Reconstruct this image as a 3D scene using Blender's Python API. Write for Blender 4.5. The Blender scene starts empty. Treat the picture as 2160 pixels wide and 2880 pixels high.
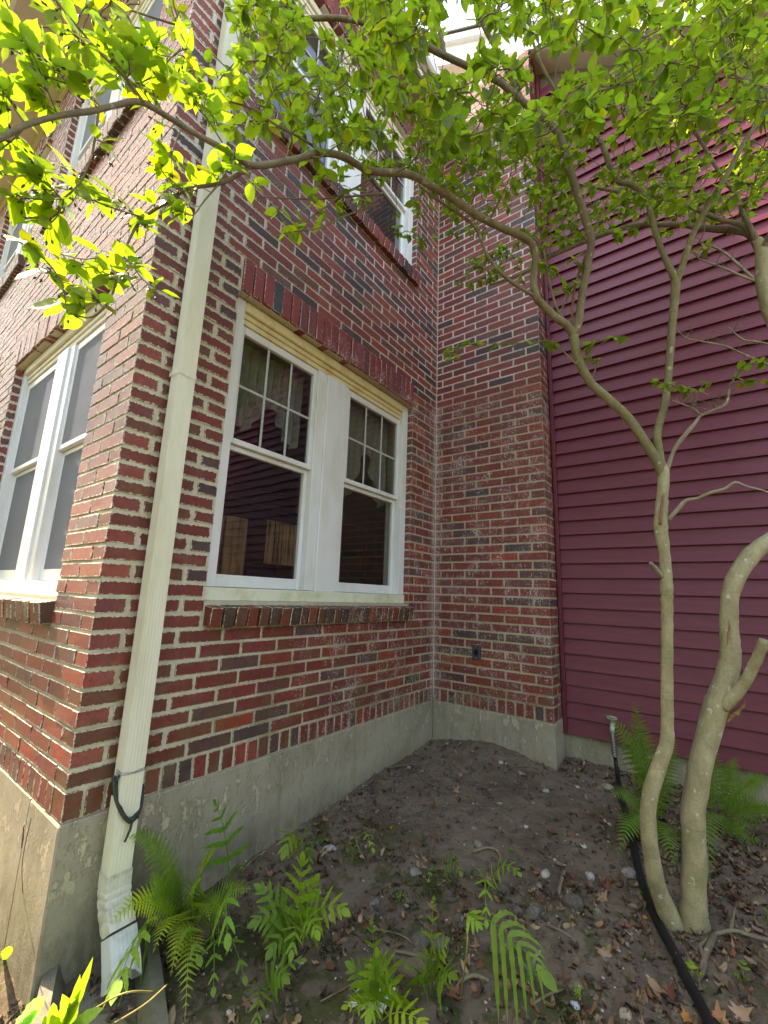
import bpy, bmesh, math, random
from mathutils import Vector, Matrix, noise

R = random.Random(11)
S = bpy.context.scene
COL = S.collection

# ------------------------------------------------------------------ camera
CAM = Vector((1.83738, -3.18574, 0.80671))
FPX = 1199.444                                   # focal length in pixels of a 2160 x 2880 frame
YAW, PITCH, ROLL = 0.644051, 0.194051, 0.0359
_f = Vector((-math.sin(YAW)*math.cos(PITCH), math.cos(YAW)*math.cos(PITCH), math.sin(PITCH)))
_r = Vector((math.cos(YAW), math.sin(YAW), 0)); _u = _r.cross(_f)
RGT = _r*math.cos(ROLL) + _u*math.sin(ROLL); UP = -_r*math.sin(ROLL) + _u*math.cos(ROLL); FWD = _f
cd = bpy.data.cameras.new('camera'); cam = bpy.data.objects.new('camera', cd); COL.objects.link(cam)
cd.sensor_fit = 'VERTICAL'; cd.sensor_height = 24; cd.sensor_width = 18; cd.lens = FPX/2880*24
cd.clip_start = 0.02; cd.clip_end = 500
M = Matrix((RGT, UP, -FWD)).transposed().to_4x4(); M.translation = CAM
cam.matrix_world = M
S.camera = cam

# ------------------------------------------------------------------ light
SUN = Vector((-0.645, -0.110, 0.757)).normalized()          # towards the sun
w = bpy.data.worlds.new('World'); S.world = w; w.use_nodes = True
nt = w.node_tree; nt.nodes.clear()
sky = nt.nodes.new('ShaderNodeTexSky'); sky.sky_type = 'NISHITA'; sky.sun_disc = False
sky.sun_elevation = math.asin(SUN.z); sky.sun_rotation = math.atan2(SUN.x, SUN.y)
sky.air_density = 1.0; sky.dust_density = 1.6; sky.ozone_density = 1.0
bg = nt.nodes.new('ShaderNodeBackground'); bg.inputs['Strength'].default_value = 0.15
wo = nt.nodes.new('ShaderNodeOutputWorld')
nt.links.new(sky.outputs[0], bg.inputs[0]); nt.links.new(bg.outputs[0], wo.inputs[0])
sl = bpy.data.lights.new('sun', 'SUN'); sl.energy = 2.2; sl.angle = math.radians(0.53); sl.color = (1.0, 0.95, 0.86)
so = bpy.data.objects.new('sun', sl); COL.objects.link(so)
so.rotation_euler = SUN.to_track_quat('Z', 'Y').to_euler(); so.location = (0, 0, 12)
S.view_settings.view_transform = 'Standard'; S.view_settings.look = 'None'
S.view_settings.exposure = 2.88; S.view_settings.use_white_balance = True; S.view_settings.white_balance_temperature = 9000; S.view_settings.white_balance_tint = 14; S.view_settings.gamma = 1.0; S.view_settings.use_curve_mapping = False
S.cycles.max_bounces = 10; S.cycles.transparent_max_bounces = 12; S.cycles.use_denoising = True
S.cycles.diffuse_bounces = 5; S.cycles.caustics_reflective = False; S.cycles.caustics_refractive = False

# ------------------------------------------------------------------ helpers
def at(u, v, d):
    """the point seen at pixel (u, v) of the photograph, d metres in front of the lens"""
    return CAM + d*(FWD + ((u-1080)/FPX)*RGT - ((v-1440)/FPX)*UP)
def pix(p):
    q = p - CAM; c = q.dot(FWD)
    if c < 0.05: return None
    return (1080 + FPX*q.dot(RGT)/c, 1440 - FPX*q.dot(UP)/c, c)
def ground_z(x, y):
    z = -0.29 + 0.085*max(y, -3.6)
    z += 0.075*math.exp(-((x-0.52)**2 + (y+0.02)**2)/0.11)
    z += 0.03*math.exp(-((x-0.75)**2 + (y+0.7)**2)/0.25)
    z -= 0.05*math.exp(-((x-0.02)**2 + (y+2.75)**2)/0.08)
    z += 0.02*noise.noise((x*1.7, y*1.7, 3.1)) + 0.008*noise.noise((x*6, y*6, 7.7))
    return z
def on_ground(u, v):
    lo, hi = 0.3, 9.0
    for _ in range(40):
        m = (lo+hi)/2; p = at(u, v, m)
        if p.z > ground_z(p.x, p.y): lo = m
        else: hi = m
    p = at(u, v, lo); p.z = ground_z(p.x, p.y); return p
def link(name, me, mat=None, parent=None, smooth=False):
    o = bpy.data.objects.new(name, me); COL.objects.link(o)
    if mat is not None and not me.materials: me.materials.append(mat)
    if smooth:
        for p in me.polygons: p.use_smooth = True
    if parent is not None:
        o.parent = parent
        o.matrix_parent_inverse = Matrix.Translation(-Vector(parent.get('base', (0, 0, 0))))
    return o
def tag(o, label=None, cat=None, group=None, kind=None):
    if label: o['label'] = label
    if cat: o['category'] = cat
    if group: o['group'] = group
    if kind: o['kind'] = kind
    return o
def thing(name, loc, label, cat, group=None):
    o = bpy.data.objects.new(name, None); COL.objects.link(o); o.location = loc
    o['base'] = tuple(loc); o.empty_display_size = 0.1
    return tag(o, label, cat, group)
class MB:
    """collects pieces of one mesh"""
    def __init__(s): s.v = []; s.f = []; s.c = []; s.m = []
    def add(s, vs, fs, col=None, mi=0):
        n = len(s.v); s.v += [tuple(p) for p in vs]
        s.f += [tuple(i+n for i in f) for f in fs]
        s.m += [mi]*len(fs)
        if col is not None: s.c += [col]*len(vs)
    def box(s, a, b, col=None, mi=0, ch=0.0):
        x0, y0, z0 = (min(a[i], b[i]) for i in range(3)); x1, y1, z1 = (max(a[i], b[i]) for i in range(3))
        if ch > 0:
            vs, fs = chamfer(x1-x0, y1-y0, z1-z0, ch)
            cx, cy, cz = (x0+x1)/2, (y0+y1)/2, (z0+z1)/2
            s.add([(p[0]+cx, p[1]+cy, p[2]+cz) for p in vs], fs, col, mi); return
        vs = [(x0,y0,z0),(x1,y0,z0),(x1,y1,z0),(x0,y1,z0),(x0,y0,z1),(x1,y0,z1),(x1,y1,z1),(x0,y1,z1)]
        s.add(vs, [(3,2,1,0),(4,5,6,7),(0,1,5,4),(1,2,6,5),(2,3,7,6),(3,0,4,7)], col, mi)
    def tube(s, pts, rad, n=8, col=None, cap=True, mi=0, lump=0.0, seed=0.0):
        vs = []; fs = []; k = len(pts); prev = None
        for i, p in enumerate(pts):
            t = (pts[min(i+1, k-1)] - pts[max(i-1, 0)])
            if t.length < 1e-9: t = Vector((0, 0, 1))
            t.normalize()
            if prev is None:
                a = t.orthogonal().normalized()
            else:
                a = prev - t*prev.dot(t)
                a = a.normalized() if a.length > 1e-6 else t.orthogonal().normalized()
            prev = a; b = t.cross(a)
            for j in range(n):
                an = 2*math.pi*j/n; d = a*math.cos(an) + b*math.sin(an); rr = rad[i]
                if lump: rr *= 1 + lump*noise.noise((p + d*rad[i])*(0.5/max(rad[i], 0.01)) + Vector((seed, 0, 0)))
                vs.append(p + d*rr)
        for i in range(k-1):
            for j in range(n):
                fs.append((i*n+j, i*n+(j+1) % n, (i+1)*n+(j+1) % n, (i+1)*n+j))
        if cap:
            fs.append(tuple(range(n-1, -1, -1))); fs.append(tuple((k-1)*n+j for j in range(n)))
        s.add(vs, fs, col, mi)
    def build(s, name, mats, parent=None, smooth=False):
        me = bpy.data.meshes.new(name); me.from_pydata(s.v, [], s.f)
        if not isinstance(mats, (list, tuple)): mats = [mats]
        for m in mats: me.materials.append(m)
        if len(mats) > 1: me.polygons.foreach_set('material_index', s.m)
        if s.c and len(s.c) == len(s.v):
            at_ = me.color_attributes.new('tone', 'FLOAT_COLOR', 'POINT')
            at_.data.foreach_set('color', [x for c in s.c for x in (c[0], c[1], c[2], 1.0)])
        me.update()
        return link(name, me, None, parent, smooth)
def chamfer(a, b, c, ch, jit=0.0, rng=None):
    """a box a x b x c about the origin with chamfered edges: 24 vertices, 26 faces"""
    V = []; idx = {}
    h = (a/2, b/2, c/2)
    for sx in (-1, 1):
        for sy in (-1, 1):
            for sz in (-1, 1):
                j = [rng.uniform(-jit, jit) for _ in range(3)] if jit else (0, 0, 0)
                for ax in range(3):
                    p = [sx*(h[0]-ch), sy*(h[1]-ch), sz*(h[2]-ch)]
                    p[ax] = (sx, sy, sz)[ax]*h[ax]
                    if jit:
                        p = [p[q] + j[q] + rng.uniform(-jit, jit)*0.3 for q in range(3)]
                    idx[(sx, sy, sz, ax)] = len(V); V.append(tuple(p))
    F = []
    for ax in range(3):
        o = [q for q in range(3) if q != ax]
        for sg in (-1, 1):
            ring = []
            for s1, s2 in ((-1, -1), (1, -1), (1, 1), (-1, 1)):
                k = [0, 0, 0]; k[ax] = sg; k[o[0]] = s1; k[o[1]] = s2
                ring.append(idx[(k[0], k[1], k[2], ax)])
            flip = (sg < 0) != (ax == 1)
            F.append(tuple(reversed(ring)) if flip else tuple(ring))
    for ax in range(3):                               # edges parallel to ax
        o = [q for q in range(3) if q != ax]
        for s1 in (-1, 1):
            for s2 in (-1, 1):
                q = []
                for (sg, face) in ((-1, o[0]), (1, o[0]), (1, o[1]), (-1, o[1])):
                    k = [0, 0, 0]; k[ax] = sg; k[o[0]] = s1; k[o[1]] = s2
                    q.append(idx[(k[0], k[1], k[2], face)])
                F.append(orient(V, q))
    for sx in (-1, 1):
        for sy in (-1, 1):
            for sz in (-1, 1):
                F.append(orient(V, [idx[(sx, sy, sz, ax)] for ax in range(3)]))
    return V, F
def orient(V, q):
    n = (Vector(V[q[1]])-Vector(V[q[0]])).cross(Vector(V[q[2]])-Vector(V[q[0]]))
    c = sum((Vector(V[i]) for i in q), Vector())/len(q)
    return tuple(q) if n.dot(c) > 0 else tuple(reversed(q))
def spline(P, n=6):
    """Catmull-Rom through (point, radius) pairs"""
    out = []; k = len(P)
    for i in range(k-1):
        p0 = P[max(i-1, 0)]; p1 = P[i]; p2 = P[i+1]; p3 = P[min(i+2, k-1)]
        for j in range(n):
            t = j/n
            f = lambda a, b, c, d: 0.5*((2*b) + (c-a)*t + (2*a-5*b+4*c-d)*t*t + (3*b-a-3*c+d)*t**3)
            out.append((f(p0[0], p1[0], p2[0], p3[0]), p1[1]+(p2[1]-p1[1])*t))
    out.append(P[-1]); return out

# ------------------------------------------------------------------ materials
class NT:
    def __init__(s, name):
        s.m = bpy.data.materials.new(name); s.m.use_nodes = True; s.t = s.m.node_tree; s.t.nodes.clear()
        s.out = s.n('OutputMaterial')
    def n(s, k, **kw):
        x = s.t.nodes.new('ShaderNode'+k)
        for a, b in kw.items(): setattr(x, a, b)
        return x
    def l(s, a, b): s.t.links.new(a, b)
    def val(s, sock, v):
        if hasattr(v, 'is_linked') or isinstance(v, bpy.types.NodeSocket): s.l(v, sock)
        else: sock.default_value = v
    def math(s, op, a, b=0.0, c=None, clamp=False):
        x = s.n('Math', operation=op, use_clamp=clamp); s.val(x.inputs[0], a); s.val(x.inputs[1], b)
        if c is not None: s.val(x.inputs[2], c)
        return x.outputs[0]
    def ramp(s, v, a, b, lo=0.0, hi=1.0):
        x = s.n('MapRange', interpolation_type='SMOOTHSTEP'); s.val(x.inputs[0], v)
        x.inputs[1].default_value = a; x.inputs[2].default_value = b; x.inputs[3].default_value = lo; x.inputs[4].default_value = hi
        return x.outputs[0]
    def noise(s, vec, scale, detail=3.0, rough=0.55):
        x = s.n('TexNoise'); s.l(vec, x.inputs['Vector']); x.inputs['Scale'].default_value = scale
        x.inputs['Detail'].default_value = detail; x.inputs['Roughness'].default_value = rough; return x.outputs['Fac']
    def mix(s, f, a, b, blend='MIX'):
        x = s.n('Mix', data_type='RGBA', blend_type=blend)
        s.val(x.inputs[0], f)
        for sock, v in ((x.inputs[6], a), (x.inputs[7], b)):
            if isinstance(v, bpy.types.NodeSocket): s.l(v, sock)
            else: sock.default_value = (v[0], v[1], v[2], 1)
        return x.outputs[2]
    def pos(s):
        g = s.n('NewGeometry'); return g.outputs['Position']
    def xyz(s, v):
        x = s.n('SeparateXYZ'); s.l(v, x.inputs[0]); return x.outputs
    def scalev(s, v, sc):
        x = s.n('VectorMath', operation='MULTIPLY'); s.l(v, x.inputs[0]); x.inputs[1].default_value = sc; return x.outputs[0]
    def bump(s, h, dist, strength=1.0):
        x = s.n('Bump'); x.inputs['Strength'].default_value = strength; x.inputs['Distance'].default_value = dist; s.l(h, x.inputs['Height'])
        return x.outputs[0]
    def bsdf(s, col, rough=0.7, normal=None, spec=0.5, metal=0.0, **kw):
        b = s.n('BsdfPrincipled')
        if isinstance(col, bpy.types.NodeSocket): s.l(col, b.inputs['Base Color'])
        else: b.inputs['Base Color'].default_value = (*col, 1)
        s.val(b.inputs['Roughness'], rough); s.val(b.inputs['Metallic'], metal)
        b.inputs['Specular IOR Level'].default_value = spec
        if normal is not None: s.l(normal, b.inputs['Normal'])
        s.l(b.outputs[0], s.out.inputs[0]); return b
def tone_attr(g):
    a = g.n('Attribute', attribute_name='tone'); return a.outputs['Color']

def brick_material(name, inst):
    g = NT(name); P = g.pos(); X = g.xyz(P)
    if inst: base = g.n('ObjectInfo').outputs['Color']
    else: base = tone_attr(g)
    n1 = g.noise(P, 55, 4, 0.65); n2 = g.noise(P, 260, 2, 0.7); n3 = g.noise(P, 9, 2)
    c = g.mix(g.ramp(n1, 0.25, 0.75), g.mix(1.0, base, (0.62, 0.60, 0.62), 'MULTIPLY'), base)
    c = g.mix(g.math('MULTIPLY', g.ramp(n2, 0.58, 0.72), 0.35), c, (0.03, 0.02, 0.02))
    c = g.mix(g.math('MULTIPLY', g.ramp(n3, 0.5, 0.8), 0.22), c, (0.30, 0.20, 0.19))
    c = g.mix(g.math('MULTIPLY', g.ramp(g.noise(P, 17, 4, 0.65), 0.52, 0.74), 0.45), c, (0.055, 0.030, 0.036))
    # mortar smeared over the brick edges
    uv = g.n('UVMap', uv_map='st'); U = g.xyz(uv.outputs[0]); sz = g.n('UVMap', uv_map='size'); Z = g.xyz(sz.outputs[0])
    du = g.math('MULTIPLY', g.math('MINIMUM', U[0], g.math('SUBTRACT', 1.0, U[0])), Z[0])
    dv = g.math('MULTIPLY', g.math('MINIMUM', U[1], g.math('SUBTRACT', 1.0, U[1])), Z[1])
    d = g.math('MINIMUM', du, dv)
    nm = g.noise(P, 75, 4, 0.7)
    slop = g.math('MULTIPLY', g.ramp(X[1], -1.9, -2.2), g.ramp(X[2], 0.5, 1.3, 0.35, 1.0))
    lim = g.math('MULTIPLY', g.ramp(nm, 0.35, 0.72), g.math('ADD', 0.0045, g.math('MULTIPLY', slop, 0.0065)))
    sm = g.ramp(g.math('SUBTRACT', lim, d), -0.0005, 0.0012)
    lowm = g.mix(g.ramp(X[1], -1.9, -1.0), (0.63, 0.58, 0.46), (0.53, 0.47, 0.37))
    mcol = g.mix(g.ramp(X[2], 2.50, 2.62), lowm, (0.70, 0.64, 0.58))
    # white lime bloom on the bricks of the lower storey towards the inner corner
    st = g.scalev(P, (1.0, 1.0, 0.55))
    e1 = g.noise(st, 150, 3, 0.75); e2 = g.noise(P, 6.5, 3, 0.6); e3 = g.noise(g.scalev(P, (1, 1, .25)), 60, 2, 0.6)
    reg = g.math('MULTIPLY', g.ramp(X[2], 2.62, 2.45), g.ramp(X[1], -2.15, -1.2))
    thr = g.math('SUBTRACT', 0.70, g.math('MULTIPLY', g.math('MULTIPLY', g.ramp(g.math('ADD', g.math('MULTIPLY', e2, .6), g.math('MULTIPLY', e3, .4)), .32, .68), reg), 0.21))
    bl = g.math('MULTIPLY', g.ramp(g.math('SUBTRACT', e1, thr), 0.0, 0.05), reg)
    # bloom runs beside the inner corner
    cx = g.math('MAXIMUM', g.math('ABSOLUTE', X[0]), g.math('ABSOLUTE', X[1]))
    cor = g.math('MULTIPLY', g.ramp(cx, 0.14, 0.0), reg)
    bl = g.math('MAXIMUM', bl, g.math('MULTIPLY', g.ramp(g.math('ADD', e1, g.math('MULTIPLY', cor, 0.16)), 0.62, 0.72), cor))
    c = g.mix(g.math('MULTIPLY', bl, 0.8), c, (0.72, 0.66, 0.68))
    c = g.mix(sm, c, mcol)
    # green film near the ground and on the sill
    al = g.math('MULTIPLY', g.ramp(g.noise(P, 7, 4), 0.42, 0.7), g.ramp(X[2], 1.0, 0.0, 0.0, 0.55))
    c = g.mix(al, c, (0.11, 0.10, 0.035))
    h = g.math('ADD', g.math('MULTIPLY', n1, 0.6), g.math('ADD', g.math('MULTIPLY', n2, 0.5), g.math('MULTIPLY', sm, 0.5)))
    g.bsdf(c, g.math('SUBTRACT', 0.66, g.math('MULTIPLY', n2, 0.30)), g.bump(h, 0.0055), 0.5)
    return g.m
def mortar_material():
    g = NT('mortar'); P = g.pos(); X = g.xyz(P)
    n1 = g.noise(P, 30, 5, 0.7); n2 = g.noise(P, 240, 3, 0.7); n3 = g.noise(P, 4, 3)
    lowm = g.mix(g.ramp(X[1], -1.9, -1.0), (0.66, 0.61, 0.48), (0.56, 0.48, 0.35))
    c = g.mix(g.ramp(X[2], 2.50, 2.62), lowm, (0.74, 0.68, 0.62))
    c = g.mix(g.ramp(n1, 0.25, 0.7, 0.0, 0.5), c, g.mix(0.5, c, (0.16, 0.13, 0.08)))
    c = g.mix(g.math('MULTIPLY', g.ramp(n2, 0.62, 0.7), 0.5), c, (0.10, 0.09, 0.06))
    al = g.math('MULTIPLY', g.ramp(n3, 0.40, 0.65), g.ramp(X[2], 1.1, 0.0, 0.0, 0.7))
    c = g.mix(al, c, (0.22, 0.19, 0.06))
    cx = g.math('MAXIMUM', g.math('ABSOLUTE', X[0]), g.math('ABSOLUTE', X[1]))
    c = g.mix(g.ramp(cx, 0.03, 0.0, 0.0, 0.75), c, (0.72, 0.69, 0.66))
    h = g.math('ADD', g.math('MULTIPLY', n1, 0.6), g.math('MULTIPLY', n2, 0.5))
    g.bsdf(c, 0.9, g.bump(h, 0.006), 0.2)
    return g.m
def concrete_material(name='concrete', base=(0.39, 0.345, 0.265)):
    g = NT(name); P = g.pos(); X = g.xyz(P)
    n1 = g.noise(P, 2.2, 5, 0.6); n2 = g.noise(P, 130, 4, 0.75); n3 = g.noise(g.scalev(P, (1, 1, 0.5)), 24, 6, 0.75); n4 = g.noise(g.scalev(P, (1, 1, 0.12)), 14, 4, 0.6)
    c = g.mix(g.ramp(n1, 0.3, 0.7), base, tuple(b*0.72 for b in base))
    c = g.mix(g.ramp(n4, 0.5, 0.7, 0, 0.35), c, (0.17, 0.15, 0.10))
    # flaked pale wash in the upper part
    fl = g.math('MULTIPLY', g.ramp(g.math('ADD', n3, g.math('MULTIPLY', n1, 0.25)), 0.66, 0.70), g.ramp(X[2], -0.36, -0.10))
    c = g.mix(g.math('MULTIPLY', fl, 0.5), c, (0.62, 0.54, 0.39))
    c = g.mix(g.math('MULTIPLY', g.ramp(X[2], -0.20, -0.42), g.ramp(n3, 0.35, 0.7, 0.2, 0.75)), c, (0.12, 0.10, 0.07))
    c = g.mix(g.ramp(n2, 0.6, 0.72, 0, 0.35), c, (0.13, 0.12, 0.10))
    c = g.mix(g.math('MULTIPLY', g.ramp(g.noise(P, 5, 4), 0.5, 0.7), 0.35), c, (0.20, 0.19, 0.08))
    h = g.math('ADD', g.math('MULTIPLY', n2, 0.5), g.math('ADD', g.math('MULTIPLY', n3, 0.5), g.math('MULTIPLY', fl, 0.4)))
    g.bsdf(c, 0.9, g.bump(h, 0.006), 0.25)
    return g.m
def paint_material(name, col, rough=0.45, dirt=(0.45, 0.42, 0.30), amount=0.35, scale=6.0, stretch=(1, 1, 0.2), spec=0.5):
    g = NT(name); P = g.pos()
    n1 = g.noise(g.scalev(P, stretch), scale, 5, 0.65); n2 = g.noise(P, 90, 3, 0.7)
    c = g.mix(g.math('MULTIPLY', g.ramp(n1, 0.42, 0.75), amount), col, dirt)
    c = g.mix(g.ramp(n2, 0.68, 0.76, 0, 0.25), c, tuple(d*0.5 for d in dirt))
    g.bsdf(c, rough, g.bump(n1, 0.002), spec)
    return g.m
def siding_material():
    g = NT('burgundy_paint'); P = g.pos(); oi = g.n('ObjectInfo')
    n1 = g.noise(g.scalev(P, (0.6, 1, 7)), 5, 5, 0.6); n2 = g.noise(g.scalev(P, (0.35, 1, 8)), 60, 4, 0.7); n3 = g.noise(P, 240, 1)
    c = g.mix(g.ramp(n1, 0.3, 0.7), (0.166, 0.026, 0.047), (0.134, 0.021, 0.038))
    c = g.mix(g.ramp(oi.outputs['Random'], 0, 1, 0.0, 0.25), c, (0.135, 0.017, 0.03))
    c = g.mix(g.ramp(n3, 0.76, 0.80, 0, 0.5), c, (0.45, 0.36, 0.38))
    w_ = g.math('ADD', n2, g.math('MULTIPLY', g.noise(g.scalev(P, (1, 1, 2)), 2.2, 2), 6.0))
    g.bsdf(c, g.math('ADD', 0.36, g.math('MULTIPLY', n1, 0.14)), g.bump(w_, 0.0011), 0.36)
    return g.m
def bark_material(name, a, b, spot):
    g = NT(name); P = g.pos()
    n1 = g.noise(g.scalev(P, (1, 1, 0.45)), 22, 5, 0.65); n2 = g.noise(P, 140, 4, 0.7); n3 = g.noise(P, 30, 2, 0.5); n4 = g.noise(P, 8, 3)
    c = g.mix(g.ramp(n1, 0.3, 0.7), a, b)
    c = g.mix(g.ramp(n4, 0.5, 0.7, 0, 0.45), c, (0.23, 0.24, 0.10))
    c = g.mix(g.ramp(n3, 0.66, 0.69, 0, 0.8), c, spot)
    c = g.mix(g.ramp(n2, 0.56, 0.70, 0, 0.6), c, tuple(q*0.35 for q in b))
    ring = g.noise(g.scalev(P, (6, 6, 70)), 1.0, 3, 0.6)
    c = g.mix(g.ramp(ring, 0.60, 0.72, 0, 0.35), c, tuple(q*0.5 for q in b))
    h = g.math('ADD', g.math('MULTIPLY', n1, 0.7), g.math('MULTIPLY', n2, 0.4))
    g.bsdf(c, 0.8, g.bump(h, 0.011), 0.3)
    return g.m
def leaf_material(name, base, trans, inst=False, attr=True, rough=0.42, mixv=0.56, spots=False):
    """leaf blade: green diffuse and glossy above, light coming through from the other side"""
    g = NT(name); P = g.pos()
    if inst: tone = g.n('ObjectInfo').outputs['Color']
    elif attr: tone = tone_attr(g)
    else: tone = None
    n1 = g.noise(P, 40, 3, 0.6)
    c = g.mix(g.ramp(n1, 0.3, 0.7), base, tuple(q*0.78 for q in base)); tcol = g.mix(g.ramp(n1, 0.3, 0.7), trans, tuple(q*0.85 for q in trans))
    if tone is not None:
        c = g.mix(1.0, c, tone, 'MULTIPLY'); tcol = g.mix(1.0, tcol, tone, 'MULTIPLY')
    if name.startswith('leaf'):
        md = g.n('Attribute', attribute_name='mid').outputs['Fac']; vein = g.ramp(md, 0.10, 0.03, 0, .55)
        c = g.mix(vein, c, (0.26, 0.34, 0.08)); tcol = g.mix(vein, tcol, (0.20, 0.30, 0.03))
    if spots:
        sp = g.ramp(g.noise(P, 95, 2, 0.6), 0.70, 0.735, 0, 0.85)
        c = g.mix(sp, c, (0.05, 0.04, 0.015)); tcol = g.mix(sp, tcol, (0.05, 0.04, 0.01))
    b = g.bsdf(c, rough, None, 0.35)
    tr = g.n('BsdfTranslucent'); g.l(tcol, tr.inputs[0])
    mx = g.n('MixShader'); mx.inputs[0].default_value = mixv
    g.l(b.outputs[0], mx.inputs[1]); g.l(tr.outputs[0], mx.inputs[2]); g.l(mx.outputs[0], g.out.inputs[0])
    return g.m
def soil_material():
    g = NT('soil'); P = g.pos(); X = g.xyz(P)
    n1 = g.noise(P, 3.0, 5, 0.6); n2 = g.noise(P, 60, 5, 0.75); n3 = g.noise(P, 300, 3, 0.7); n4 = g.noise(P, 16, 4)
    c = g.mix(g.ramp(n1, 0.35, 0.65), (0.210, 0.158, 0.115), (0.135, 0.098, 0.070))
    c = g.mix(g.ramp(n4, 0.45, 0.7, 0, 0.6), c, (0.225, 0.170, 0.122))
    c = g.mix(g.ramp(n2, 0.55, 0.75, 0, 0.6), c, (0.03, 0.024, 0.02))
    c = g.mix(g.ramp(n3, 0.66, 0.76, 0, 0.7), c, (0.26, 0.23, 0.21))
    ms = g.math('MULTIPLY', g.ramp(g.noise(P, 5.5, 4, 0.7), 0.50, 0.58), g.ramp(X[1], -0.9, -1.4))
    c = g.mix(g.math('MULTIPLY', ms, 0.75), c, (0.055, 0.070, 0.018))
    h = g.math('ADD', g.math('MULTIPLY', n2, 0.8), g.math('MULTIPLY', n3, 0.35))
    g.bsdf(c, 0.95, g.bump(h, 0.014), 0.15)
    return g.m
def plain(name, col, rough=0.6, metal=0.0, spec=0.4, bump=0.0, attr=False, scale=80):
    g = NT(name); P = g.pos(); n = g.noise(P, scale, 4, 0.65)
    base = tone_attr(g) if attr else col
    if attr: c = g.mix(g.ramp(n, 0.3, 0.7), base, g.mix(1.0, base, (0.6, 0.6, 0.6), 'MULTIPLY'))
    else: c = g.mix(g.ramp(n, 0.3, 0.7), base, tuple(q*0.7 for q in base))
    g.bsdf(c, rough, g.bump(n, bump) if bump else None, spec, metal)
    return g.m
def glass_material(name, tint, refl=1.0):
    g = NT(name); t = g.n('BsdfTransparent'); t.inputs[0].default_value = (*tint, 1)
    gl = g.n('BsdfGlossy'); gl.inputs['Roughness'].default_value = 0.004
    P = g.pos(); g.l(g.bump(g.noise(P, 3.0, 2), 0.003, 0.35), gl.inputs['Normal'])
    ge = g.n('NewGeometry'); dt = g.n('VectorMath', operation='DOT_PRODUCT'); g.l(ge.outputs['Normal'], dt.inputs[0]); g.l(ge.outputs['Incoming'], dt.inputs[1])
    fr = g.math('ADD', 0.045, g.math('MULTIPLY', 0.955, g.math('POWER', g.math('SUBTRACT', 1.0, g.math('ABSOLUTE', dt.outputs['Value'])), 5.0)))
    mx = g.n('MixShader'); g.l(g.math('MULTIPLY', fr, 1.0*refl, clamp=True), mx.inputs[0])
    g.l(t.outputs[0], mx.inputs[1]); g.l(gl.outputs[0], mx.inputs[2]); g.l(mx.outputs[0], g.out.inputs[0])
    return g.m
def screen_material():
    g = NT('insect_screen'); t = g.n('BsdfTransparent'); d = g.n('BsdfDiffuse'); d.inputs[0].default_value = (0.27, 0.28, 0.31, 1)
    mx = g.n('MixShader'); mx.inputs[0].default_value = 0.55
    g.l(t.outputs[0], mx.inputs[1]); g.l(d.outputs[0], mx.inputs[2]); g.l(mx.outputs[0], g.out.inputs[0])
    return g.m
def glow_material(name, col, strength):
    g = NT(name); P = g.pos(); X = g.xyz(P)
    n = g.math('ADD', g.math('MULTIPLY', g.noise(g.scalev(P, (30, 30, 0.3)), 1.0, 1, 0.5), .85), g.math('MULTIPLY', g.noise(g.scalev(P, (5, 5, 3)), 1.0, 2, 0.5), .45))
    c = g.mix(g.ramp(n, 0.50, 0.82), col, tuple(q*0.10 for q in col))  # light and dark fold streaks painted into the glow
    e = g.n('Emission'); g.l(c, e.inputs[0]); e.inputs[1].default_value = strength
    g.l(e.outputs[0], g.out.inputs[0]); return g.m

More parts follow.
